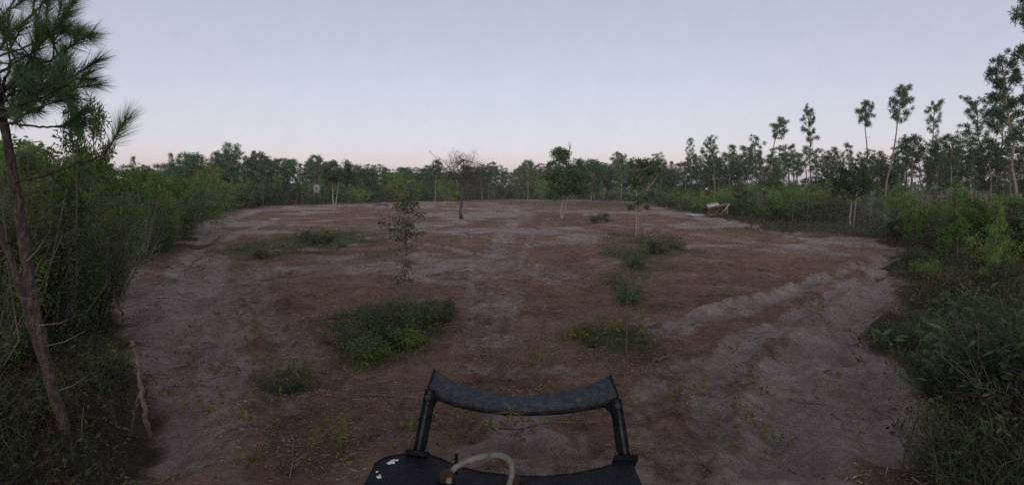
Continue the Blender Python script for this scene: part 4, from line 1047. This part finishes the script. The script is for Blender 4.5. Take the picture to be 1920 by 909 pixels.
# low resprouting shrubs in the green patches
LOWS = [make_shrub(0.6, 0.5, 20, 1500, 0.055, 'shrub_dark', 0.4), make_shrub(0.6, 0.45, 18, 1300, 0.06, 'shrub', 0.35), make_shrub(0.6, 0.55, 22, 1500, 0.055, 'oak', 0.45)]
for k, (px, py, top, w_, lab) in enumerate([
    (655, 640, 590, 1.2, 'leftmost dark low shrub of the central green patch'), (690, 668, 610, 1.2, 'lowest shrub at the front of the central green patch'), (700, 615, 568, 1.2, 'dark shrub left of the oak sapling foot'),
    (738, 640, 590, 1.1, 'dark shrub in front of the oak sapling foot'), (745, 598, 556, 1.2, 'low shrub just left of the oak sapling stem'), (782, 612, 563, 1.1, 'bright shrub right of the oak sapling foot'),
    (825, 600, 556, 1.2, 'rightmost rounded shrub of the central green patch'), (770, 640, 600, 1.2, 'small shrub at the right front of the central green patch'), (602, 455, 428, 1.2, 'bright low bush in the left grass patch'),
    (575, 452, 432, 1.2, 'small bush left of the bright low bush'), (640, 462, 448, 1.5, 'small bush right of the bright low bush'), (1190, 500, 474, 1.5, 'dark bush at the near end of the right grass patch'),
    (1230, 478, 448, 1.3, 'bushy clump in the middle of the right grass patch'), (1265, 470, 445, 1.3, 'bushy clump at the right end of the right grass patch'), (1178, 560, 530, 1.3, 'dark sprouting shrub behind the nearly bare sapling'),
    (1110, 650, 628, 1.5, 'low weedy clump left of the nearly bare sapling'), (1205, 648, 628, 1.5, 'low weedy clump right of the nearly bare sapling'), (530, 730, 702, 1.4, 'weedy clump alone in the left foreground'),
    (490, 480, 464, 1.6, 'dark bush at the left end of the left grass patch')]):
    x, d = G(px, py)
    stand(LOWS[k % 3], px, d, 0.6, top, 'low_shrub', lab, 'shrub', 'low shrubs in the green patches', w_)
STICKS = []
for k in range(6):
    m = MB(); L0 = 0.5; n = 6
    p = np.c_[np.linspace(-L0, L0, n), rng.normal(size=n) * 0.03, 0.012 + np.abs(rng.normal(size=n)) * 0.012]
    m.tube(p, np.linspace(0.011, 0.005, n), 5); m.tube([p[2 + k % 3], p[2 + k % 3] + [0.16, 0.1 * (-1) ** k, 0.03]], [0.006, 0.003], 4)
    if k % 2: m.tube([p[1], p[1] + [0.14, -0.12, 0.05]], [0.006, 0.003], 4)
    STICKS.append(m.mesh('loose_stick', M['stick'], True))
LOOSE = {}
for k in range(110):
    y = 4.2 * (30 / 4.2) ** rnd.random(); x = rnd.uniform(-0.62, 0.62) * y
    if float(clear_sd(np.array([x]), np.array([y]))[0]) < 0.3: continue
    ob = obj('loose_stick', STICKS[k % 6]); ob.location = (x, y, gz(x, y) + 0.004); ob.rotation_euler = (0, rnd.gauss(0, 0.05), rnd.uniform(0, 6.28))
    sc = rnd.uniform(0.35, 1.0); ob.scale = (sc * rnd.uniform(0.7, 1.2), sc, sc)
    zone = ('left of the push bar' if x < -0.9 else 'right of the push bar' if x > 0.9 else 'beyond the push bar') if y < 8 else (('left of the oak sapling' if x < -2.5 else 'right of the bare sapling' if x > 2.2 else 'between the two saplings') if y < 14 else ('far left in the clearing' if x < -4 else 'far right in the clearing' if x > 4 else 'far out in mid clearing'))
    tag(ob, None, 'stick', 'loose sticks ' + zone); LOOSE.setdefault(zone, []).append((y, ob))
for zone, L_ in LOOSE.items():
    for q, (yy, ob) in enumerate(sorted(L_, key=lambda t: t[0])):
        ob['label'] = ('nearest' if q == 0 else ORD[q] + ' nearest') + ' small broken stick lying ' + zone

stand(YOUNG[0], 1795, 20, 4, 342, 'young_pine', 'young pine standing before the big right pines', 'tree', None, 0.9)
stand(YOUNG[2], 1712, 24, 4, 368, 'young_pine', 'small young pine where the right track leaves', 'tree', None, 0.9)
stand(YOUNG[1], 1870, 15, 4, 372, 'young_pine', 'young pine on the right bank near the picture edge', 'tree', None, 0.9)
# bare stems showing pale in the thicket
for px, py, top, lean, lab in [(1278, 394, 372, 0, 'bare pale stem at the thicket edge left of the lean-to'), (1484, 425, 372, 5, 'slanting bare stem below the leaning pine'), (1513, 420, 360, 4, 'slanting bare stem below the sprawling-crowned pine'), (493, 390, 352, 0, 'bare stem at the thicket edge left of the box blind'),
                               (555, 388, 356, 1, 'thin bare stem just left of the box blind'), (648, 392, 378, 4, 'short bare stem right of the two pale stems'), (568, 394, 366, -2, 'thin stem at the foot of the left thicket'),
                               (835, 386, 368, 8, 'slanting dead stem left of the bare tree trunk'), (1650, 452, 400, -3, 'bare stem in the dusty right corner')]:
    x, d = G(px, py); z = gz(x, d); o = (x, d, z)
    p0, p1 = np.array([0, 0, -0.1]), rel(px + lean, top, d, o)
    m = MB(); w = wobble(p0, p1, 8, 0.006 * d * 0.1); r = 0.0005 * d if d > 12 else 0.009
    m.tube(w, np.linspace(r, r * 0.5, 8), 5)
    for q in (4, 5, 6): m.tube([w[q], w[q] + np.array([rng.normal() * 0.2, 0.05, 0.18]) * np.linalg.norm(p1) * 0.3], [r * 0.5, r * 0.2], 4)
    ob = obj('dead_stem', m.mesh('dead_stem', M['twig'], True)); ob.location = o
    tag(ob, lab, 'dead stem', 'bare stems along the thicket')

# ------------------------------------------------------------------ box blind and collapsed lean-to
def box_blind():
    d = 84.0; c = P(595, 355, d)
    e = bpy.data.objects.new('box_blind', None); col.objects.link(e); e.location = (c[0], d, gz(c[0], d))
    tag(e, 'small pale grey box blind with dark window in the left thicket', 'hunting blind')
    o = np.array(e.location)
    grey = surf_mat('weathered_grey_board', [(0.14, 0.135, 0.14), (0.20, 0.195, 0.20), (0.26, 0.255, 0.26)], 3.0, 0.8, 0.2)
    dark = surf_mat('shade_in_opening', [(0.01, 0.01, 0.012), (0.02, 0.02, 0.022)], 3.0, 0.9, 0.1)  # near-black panel colour stands in for the unlit inside
    zc = c[2] - o[2]; w, h = 0.72, 0.95
    y0, y1 = -0.45, 0.45
    def wall(parts): 
        m = MB()
        for cc, ss in parts: m.box(cc, ss)
        return m.mesh('blind_wall', grey)
    obj('wall', wall([((-w / 2 + 0.12, y0, zc), (0.24, 0.04, h - 0.15)), ((w / 2 - 0.12, y0, zc), (0.24, 0.04, h - 0.15)), ((0, y0, zc - 0.22), (w - 0.484, 0.04, h * 0.38)), ((0, y0, zc + 0.31), (w - 0.484, 0.04, 0.18))]), e)
    for s in (-1, 1): obj('wall', wall([((s * (w / 2 - 0.02), 0.02, zc), (0.04, 0.85, h - 0.15))]), e)
    obj('wall', wall([((0, y1, zc), (w - 0.1, 0.04, h - 0.15))]), e)
    m = MB(); m.box((0, y0 + 0.10, zc + 0.1), (w * 0.6, 0.02, 0.36)); obj('window', m.mesh('blind_opening_shade', dark), e)
    th = np.linspace(0, math.pi, 11)
    prof_ = np.c_[-np.cos(th) * (w / 2 + 0.04), np.sin(th) * 0.22 + zc + h / 2 - 0.075]
    n = len(prof_)
    V = np.vstack([np.c_[prof_[:, 0], np.full(n, y0 - 0.06), prof_[:, 1]], np.c_[prof_[:, 0], np.full(n, y1 + 0.06), prof_[:, 1]]])
    T = []
    for i in range(n - 1): T += [(i, i + 1, n + i + 1), (i, n + i + 1, n + i)]
    for i in range(1, n - 1): T += [(0, i + 1, i), (n, n + i, n + i + 1)]
    T += [(0, n, n + n - 1), (0, n + n - 1, n - 1)]
    m = MB(); m.add(V, T); obj('roof', m.mesh('blind_roof', grey), e)
    m = MB(); m.box((0, 0, zc - h / 2 + 0.04), (w + 0.1, 1.0, 0.06)); obj('floor_panel', m.mesh('blind_floor', grey), e)
    for sx in (-1, 1):
        for sy in (-1, 1):
            m = MB(); zt = zc - h / 2 + 0.01; m.tube([(sx * w * 0.5, sy * 0.45, -0.2), (sx * w * 0.42, sy * 0.4, zt)], [0.05, 0.05], 4); obj('leg', m.mesh('blind_leg', M['stick']), e)
box_blind()
stand(FARS[1], 597, 82.0, 2.5, 362, 'leafy_shrub', 'dark shrub hiding the legs of the box blind', 'shrub', None, 1.3)
stand(FARS[4], 583, 82.5, 2.5, 357, 'leafy_shrub', 'dark shrub at the left foot of the box blind', 'shrub', None, 1.2)
def lean_to():
    d = H * F / (408 - HZ); x = (1345 - 960) / F * d
    e = bpy.data.objects.new('collapsed_lean_to', None); col.objects.link(e); e.location = (x, d, gz(x, d))
    tag(e, 'collapsed wooden lean-to with a tilted pale tin roof at the clearing edge', 'shelter')
    o = tuple(e.location)
    tin = surf_mat('dull_tin_sheet', [(0.24, 0.24, 0.24), (0.35, 0.345, 0.34), (0.44, 0.43, 0.42)], 2.0, 0.5, 0.4)
    wood = surf_mat('raw_lumber', [(0.32, 0.24, 0.14), (0.45, 0.35, 0.22), (0.52, 0.42, 0.28)], 6.0, 0.8, 0.2)
    old = surf_mat('brown_lumber', [(0.13, 0.085, 0.055), (0.20, 0.13, 0.085)], 6.0, 0.85, 0.2)
    A, B = rel(1328, 389, d, o, -0.3), rel(1350, 385, d, o, -0.3)
    C = rel(1369, 382, d, o, -0.25)
    def sheet(name, a, b, back, mat, ribs):
        a, b, back = map(np.asarray, (a, b, back)); nrm = np.cross(b - a, back); nrm /= np.linalg.norm(nrm)
        n = ribs * 4 + 1; m = MB(); top = []
        for i in range(n):
            t = i / (n - 1); q = a * (1 - t) + b * t + nrm * 0.018 * (1 if i % 4 in (1, 2) else 0)
            top += [q, q + back, q - nrm * 0.008, q + back - nrm * 0.008]
        T = []
        for i in range(n - 1):
            k, l = 4 * i, 4 * (i + 1)
            T += [(k, l, l + 1), (k, l + 1, k + 1), (k + 2, l + 3, l + 2), (k + 2, k + 3, l + 3), (k, k + 2, l + 2), (k, l + 2, l), (k + 1, l + 1, l + 3), (k + 1, l + 3, k + 3)]
        m.add(top, T); obj(name, m.mesh(name, mat), e)
    sheet('roof_sheet', A + np.array([0, 0, 0.02]), B + np.array([0, 0, 0.02]), (0.10, 0.85, 0.20), tin, 5)
    sheet('roof_sheet', B + np.array([0.01, 0.05, -0.01]), C + np.array([0, 0.05, -0.01]), (0.10, 0.7, 0.06), old, 5)
    def beam(a, b, mat, s=0.05):
        a, b = np.asarray(a), np.asarray(b); m = MB(); m.tube([a, b], [s, s], 4); obj('beam', m.mesh('beam', mat), e)
    beam(A + np.array([0, 0.02, -0.06]), C + np.array([0.02, -0.02, -0.06]), old, 0.045)
    beam(rel(1369, 382, d, o, -0.35), rel(1351, 402, d, o, -0.1), wood, 0.045)
    beam(rel(1364, 386, d, o, 0.2), rel(1364, 402, d, o, 0.2), wood, 0.04)
    beam(rel(1361, 388, d, o, 0.5), rel(1361, 402, d, o, 0.5), wood, 0.04)
    beam(rel(1349, 390, d, o, 0.2), rel(1341, 402, d, o, 0.0), old, 0.04)
    beam(rel(1333, 391, d, o, 0.3), rel(1325, 406, d, o, 0.1), old, 0.035)
    beam(rel(1331, 405, d, o, -0.4), rel(1356, 398, d, o, -0.2), old, 0.035)
    beam(rel(1328, 403, d, o, -0.1), rel(1362, 401, d, o, 0.3), old, 0.05)
    beam(rel(1330, 402, d, o, 0.8), rel(1350, 392, d, o, 0.6), old, 0.035)
    # loose sheet lying on the ground beside it
    x1, d1 = G(1309, 405); z1 = gz(x1, d1); m = MB()
    m.box((0, 0, 0.09), (1.7, 1.3, 0.012), Matrix.Rotation(0.10, 3, 'X') @ Matrix.Rotation(0.03, 3, 'Y'))
    ob = obj('loose_sheet', m.mesh('loose_sheet', tin)); ob.location = (x1, d1, z1); ob.rotation_euler = (0, 0, 0.2)
    tag(ob, 'pale flat sheet lying on the soil left of the collapsed lean-to', 'sheet')
lean_to()

# ------------------------------------------------------------------ brush cutter in front of the camera
def cutter():
    ZT = 0.55
    steel = surf_mat('black_painted_steel', [(0.004, 0.004, 0.007), (0.008, 0.008, 0.013), (0.024, 0.021, 0.021)], 14.0, 0.8, 0.12, bump=0.25, dist=0.003)
    bar_m = surf_mat('scuffed_blue_grey_steel', [(0.022, 0.026, 0.033), (0.036, 0.042, 0.051), (0.08, 0.08, 0.082)], 26.0, 0.75, 0.2, bump=0.25, dist=0.003)
    rub = surf_mat('dusty_pale_hose', [(0.10, 0.105, 0.095), (0.165, 0.17, 0.155), (0.23, 0.23, 0.21)], 30.0, 0.8, 0.2)
    rust = surf_mat('rusty_fitting', [(0.035, 0.018, 0.014), (0.06, 0.03, 0.024)], 20.0, 0.8, 0.2)
    white = surf_mat('white_chipped_paint', [(0.62, 0.62, 0.64), (0.78, 0.78, 0.8)], 20.0, 0.7, 0.3)
    e = bpy.data.objects.new('brush_cutter', None); col.objects.link(e); e.location = (0, 4.0, 0)
    tag(e, 'black brush cutter deck with curved push bar and pale hose', 'brush cutter')
    o = (0, 4.0, 0)
    def top(px, py, z=ZT):
        d = (H - z) * F / (py - HZ); return ((px - 960) / F * d, d - 4.0)
    front = [(702, 870), (722, 858), (752, 852), (800, 851), (830, 862), (860, 876), (905, 886), (960, 893), (1020, 894), (1080, 888), (1130, 877), (1168, 866), (1186, 868)]
    L = [top(*p) for p in front]
    # deck: a strip plate from the traced front edge back towards the machine, 22 cm deep skirt
    back_y = -1.45
    m = MB(); n = len(L); V = []
    for (x, y) in L: V += [(x, y, ZT), (x, y, ZT - 0.24), (x * 1.02, back_y, ZT + 0.0), (x * 1.02, back_y, ZT - 0.24)]
    T = []
    for i in range(n - 1):
        k, l = 4 * i, 4 * (i + 1)
        T += [(k, l, l + 2), (k, l + 2, k + 2), (k + 1, l + 1, l), (k + 1, l, k), (k + 3, k + 1, l + 1), (k + 3, l + 1, l + 3)]
    T += [(0, 2, 3), (0, 3, 1), (4 * n - 4, 4 * n - 3, 4 * n - 1), (4 * n - 4, 4 * n - 1, 4 * n - 2)]
    for i in range(n - 1): k, l = 4 * i + 2, 4 * (i + 1) + 2; T += [(k, l, l + 1), (k, l + 1, k + 1)]
    m.add(V, T)
    deck = obj('deck', m.mesh('cutter_deck', steel), e)
    # rolled lip along the front edge
    m = MB(); m.tube([(x, y + 0.012, ZT - 0.008) for x, y in L], 0.012, 6); obj('front_lip', m.mesh('deck_lip', steel, True), e)
    for s, x in ((-1, L[0][0] + 0.05), (1, L[-1][0] - 0.05)):
        m = MB(); m.prism([(x - 0.03, back_y + 0.1), (x + 0.03, back_y + 0.1), (x + 0.03, L[0][1] - 0.12), (x - 0.03, L[0][1] - 0.12)], -0.02, ZT - 0.25); obj('skid', m.mesh('skid', steel), e)
    for x in (-0.45, 0.35):
        m = MB(); m.tube([(x, back_y + 0.2, ZT - 0.05), (x, back_y - 1.0, ZT + 0.1), (x, back_y - 2.6, ZT + 0.5)], [0.07, 0.07, 0.08], 4); obj('lift_arm', m.mesh('lift_arm', steel), e)
    # push bar posts
    def post(b0, b1, db, dt, zb, zt):
        p0 = np.array(P(*b0, db)) - np.array(o); p1 = np.array(P(*b1, dt)) - np.array(o)
        dv = p1 - p0; ln = np.linalg.norm(dv); dv /= ln
        xa = np.array([1.0, 0, 0]); xa -= dv * (xa @ dv); xa /= np.linalg.norm(xa); ya = np.cross(dv, xa)
        R = np.stack([xa, ya, dv], 1)
        m = MB(); m.box((p0 + p1) / 2, (0.075, 0.09, ln), R); a = obj('post', m.mesh('post', steel), e)
        m = MB(); m.box((p0 + p1) / 2 - ya * 0.0 + xa * 0.0 - np.sign(ya[1]) * ya * 0.052, (0.02, 0.012, ln * 0.96), R); obj('edge_strip', m.mesh('edge_strip', bar_m), a)
        m = MB(); m.box(p0 + dv * 0.015, (0.16, 0.16, 0.03), R); obj('foot_plate', m.mesh('foot_plate', steel), a)
        for sx in (-1, 1):
            m = MB(); q = p0 + xa * 0.058 * sx - np.sign(ya[1]) * ya * 0.058 + dv * 0.03; m.tube([q, q + dv * 0.025], [0.014, 0.014], 6); obj('bolt', m.mesh('bolt', bar_m), a)
        q = p1 - dv * 0.06 - np.sign(ya[1]) * ya * 0.05; m = MB(); m.tube([q, q - np.sign(ya[1]) * ya * 0.03], [0.022, 0.022], 8); obj('bolt', m.mesh('pin', bar_m), a)
        return p0, p1
    dB = (H - ZT) * F / (850 - HZ)
    lp = post((784, 856), (808, 733), dB + 0.02, dB + 0.25, 0, 0); rp = post((1172, 868), (1154, 752), dB - 0.06, dB + 0.22, 0, 0)
    # curved top bar, traced near and far edges at their own heights
    near = [(805, 724), (830, 736), (853, 746), (902, 758), (950, 765.5), (998, 766), (1053, 762), (1098, 753), (1130, 746), (1157, 740)]
    far = [(816, 693), (836, 706), (855, 717), (902, 732), (950, 741), (998, 741), (1053, 734), (1098, 723), (1122, 714), (1143, 703)]
    m = MB(); V = []
    for k, (a, b) in enumerate(zip(near, far)):
        u = abs(k / (len(near) - 1) * 2 - 1)
        dn = dB + 0.02 + 0.22 * u ** 1.6; df = dn + 0.16 + 0.06 * u
        p, q = P(*a, dn) - np.array(o), P(*b, df) - np.array(o)
        nn = np.array([0, -0.25, 1.0]); nn /= np.linalg.norm(nn)
        V += [p, q, p - np.array([0, 0.0, 0.026 + 0.03 * u]), q - np.array([0, 0, 0.03])]
    T = []
    n = len(near)
    for i in range(n - 1):
        k, l = 4 * i, 4 * (i + 1)
        T += [(k, l, l + 1), (k, l + 1, k + 1), (k + 2, l + 3, l + 2), (k + 2, k + 3, l + 3), (k, k + 2, l + 2), (k, l + 2, l), (k + 1, l + 1, l + 3), (k + 1, l + 3, k + 3)]
    T += [(0, 1, 3), (0, 3, 2), (4 * n - 4, 4 * n - 2, 4 * n - 1), (4 * n - 4, 4 * n - 1, 4 * n - 3)]
    m.add(V, T); tb = obj('push_bar', m.mesh('push_bar', bar_m), e)
    V = np.array(V)
    m = MB(); m.tube(V[2::4] + np.array([0, 0.012, -0.008]), 0.016, 6); obj('lower_flange', m.mesh('lower_flange', steel, True), tb)
    for idx, s in ((0, 1), (n - 1, -1)):
        q = V[4 * idx]; m = MB(); t = V[4 * idx + 1]
        m.add([q + [-s * 0.012, 0, 0.0], t + [-s * 0.012, 0, 0.008], t + [-s * 0.012, 0, -0.07], q + [-s * 0.012, 0, -0.09], q + [-s * 0.001, 0, 0.0], t + [-s * 0.001, 0, 0.008], t + [-s * 0.001, 0, -0.07], q + [-s * 0.001, 0, -0.09]],
              [(0, 1, 2), (0, 2, 3), (4, 6, 5), (4, 7, 6), (0, 4, 5), (0, 5, 1), (1, 5, 6), (1, 6, 2), (2, 6, 7), (2, 7, 3), (3, 7, 4), (3, 4, 0)]); obj('end_plate', m.mesh('end_plate', steel), tb)
    # quarter-round gussets in the corners
    for (pp, s) in ((lp, 1), (rp, -1)):
        corner = pp[1] + np.array([s * 0.03, -0.02, 0.0])
        r = 0.15; pts = [(0, 0)] + [(r - r * math.cos(t) + 0.0, -(r - r * math.sin(t)) * 0.8) for t in np.linspace(0, math.pi / 2, 8)]
        V2 = []
        for yy in (-0.012, 0.012):
            V2 += [corner + np.array([s * a, yy, b + (0.0 - 0.18 * a)]) for a, b in pts]
        k = len(pts); T = []
        for i in range(1, k - 1): T += [(0, i, i + 1), (k, k + i + 1, k + i)]
        for i in range(k): j = (i + 1) % k; T += [(i, j, k + j), (i, k + j, k + i)]
        m = MB(); m.add(V2, T); obj('gusset', m.mesh('gusset', steel), e)
    # hose over the deck
    hp = [(841, 906, 3.74), (844, 889, 3.76), (852, 876, 3.78), (872, 866, 3.8), (897, 857, 3.8), (926, 852, 3.8), (944, 854, 3.78), (956, 863, 3.76), (961, 878, 3.74), (959, 895, 3.72), (952, 915, 3.7)]
    pts = np.array([P(*q) - np.array(o) for q in hp])
    t = np.linspace(0, len(pts) - 1, 44); i = np.minimum(t.astype(int), len(pts) - 2); f = (t - i)[:, None]
    fine = pts[i] * (1 - f) + pts[i + 1] * f
    for _ in range(3): fine[1:-1] = (fine[:-2] + fine[1:-1] * 2 + fine[2:]) / 4
    m = MB(); m.tube(fine, 0.018, 10); h = obj('hose', m.mesh('hose', rub, True), e)
    m = MB(); m.tube(fine[3:7], 0.029, 8); obj('hose_clamp', m.mesh('hose_clamp', rust, True), h)
    m = MB(); q = fine[9]; m.tube([q + [0, 0.03, -0.06], q + [0, 0.03, 0.07]], 0.012, 6); obj('retaining_pin', m.mesh('retaining_pin', steel), h)
    m = MB(); x, y = top(838, 899); m.tube([(x, y, ZT), (x, y, ZT + 0.05)], [0.055, 0.045], 8); obj('fitting', m.mesh('fitting', rust), e)
    m = MB(); x, y = top(962, 906); m.tube([(x, y, ZT), (x, y, ZT + 0.05)], [0.05, 0.04], 8); obj('fitting', m.mesh('fitting', rust), e)
    # white paint chips on the left of the deck
    for (px, py, sc) in ((734, 866, 1.0), (711, 893, 0.9), (707, 884, 0.35), (745, 862, 0.3)):
        x, y = top(px, py); k = 11; V2 = [(x, y, ZT + 0.004)]
        for i in range(k):
            a = i * 2 * math.pi / k; r = sc * 0.026 * rng.uniform(0.35, 1.35); V2.append((x + math.cos(a) * r, y + math.sin(a) * r * 1.5, ZT + 0.003))
        V2 += [(v[0], v[1], ZT + 0.0005) for v in V2[1:]]
        T = []
        for i in range(k):
            j = (i + 1) % k; T += [(0, 1 + i, 1 + j), (1 + i, 1 + k + i, 1 + k + j), (1 + i, 1 + k + j, 1 + j)]
        m = MB(); m.add(V2, T); obj('paint_chip', m.mesh('paint_chip', white), e)
cutter()
# tuft of torn grass caught on the push bar
def caught_grass():
    m = MB(); c = P(958, 772, 4.22)
    D = rng.normal(size=(34, 3)) * np.array([1.0, 0.4, 0.35]); D[:, 2] -= 0.1
    m.blades(np.repeat(c[None], 34, 0) - c, D, 0.11, 0.005)
    ob = obj('torn_grass', m.mesh('torn_grass', leaf_mat('yellow_grass', [(0.2, 0.17, 0.06), (0.3, 0.26, 0.1)], objvar=0.0))); ob.location = c
    tag(ob, 'wisp of yellow torn grass hanging under the push bar', 'grass')
caught_grass()

# ------------------------------------------------------------------ wood added behind the machine, out of frame, to shade the near ground
def added_shade_wood():
    mb = MB()
    arr = []
    for parts in (MEDP[0], MEDP[1], HARD[0]):
        vs = []
        for _, me in parts:
            V = np.empty(len(me.vertices) * 3, np.float32); me.vertices.foreach_get('co', V)
            T = np.empty(len(me.loops), np.int32); me.loops.foreach_get('vertex_index', T)
            vs.append((V.reshape(-1, 3), T.reshape(-1, 3)))
        arr.append(vs)
    for k in range(20):
        a = math.radians(rnd.uniform(105, 255)); r = rnd.uniform(13, 30)
        x, y = math.sin(a) * r * 1.25, math.cos(a) * r
        sc = rnd.uniform(1.3, 1.9)
        for V, T in arr[k % 3]:
            mb.add(V * sc * np.array([1.1, 1.1, 1.0]) + np.array([x, y, 0]), T)
    tag(obj('added_shade_wood', mb.mesh('added_shade_wood', M['oak'])), 'added unseen wood that shades the near ground', 'woodland', None, 'stuff')
added_shade_wood()
def haze():
    m, N, L = newmat('evening_haze')
    v = N.new('ShaderNodeVolumePrincipled'); v.inputs['Color'].default_value = (0.82, 0.84, 0.9, 1); v.inputs['Density'].default_value = 0.0005
    o = N.new('ShaderNodeOutputMaterial'); L.new(v.outputs[0], o.inputs['Volume'])
    mb = MB(); mb.box((0, 190, 8.0), (900, 560, 18.4))
    ob = obj('haze', mb.mesh('haze', m)); tag(ob, 'thin evening haze in the air', None, None, 'stuff')
haze()

def dust():
    m, N, L = newmat('drifting_dust')
    tc = N.new('ShaderNodeTexCoord')
    g = N.new('ShaderNodeTexGradient'); g.gradient_type = 'SPHERICAL'; L.new(tc.outputs['Object'], g.inputs['Vector'])
    n = N.new('ShaderNodeTexNoise'); n.inputs['Scale'].default_value = 2.2; n.inputs['Detail'].default_value = 2.0; L.new(tc.outputs['Object'], n.inputs['Vector'])
    a = N.new('ShaderNodeMath'); a.operation = 'MULTIPLY'; L.new(g.outputs['Fac'], a.inputs[0]); L.new(n.outputs['Fac'], a.inputs[1])
    b = N.new('ShaderNodeMath'); b.operation = 'MULTIPLY'; b.inputs[1].default_value = 0.05; L.new(a.outputs[0], b.inputs[0])
    v = N.new('ShaderNodeVolumePrincipled'); v.inputs['Color'].default_value = (0.8, 0.78, 0.76, 1); L.new(b.outputs[0], v.inputs['Density'])
    o = N.new('ShaderNodeOutputMaterial'); L.new(v.outputs[0], o.inputs['Volume'])
    mb = MB(); th = np.linspace(0, math.pi, 13); ph = np.linspace(0, 2 * math.pi, 25)[:-1]
    V = np.array([(math.sin(t) * math.cos(p), math.sin(t) * math.sin(p), math.cos(t)) for t in th for p in ph]); T = []
    for i in range(12):
        for j in range(24):
            a0, b0 = i * 24 + j, i * 24 + (j + 1) % 24; T += [(a0, a0 + 24, b0 + 24), (a0, b0 + 24, b0)]
    mb.add(V, T)
    ob = obj('dust_cloud', mb.mesh('dust_cloud', m)); ob.location = (17.6, 28.5, 0.9); ob.scale = (5.0, 3.6, 1.5)
    tag(ob, 'thin dust drifting at the right end of the clearing', 'dust', None, 'stuff')
dust()
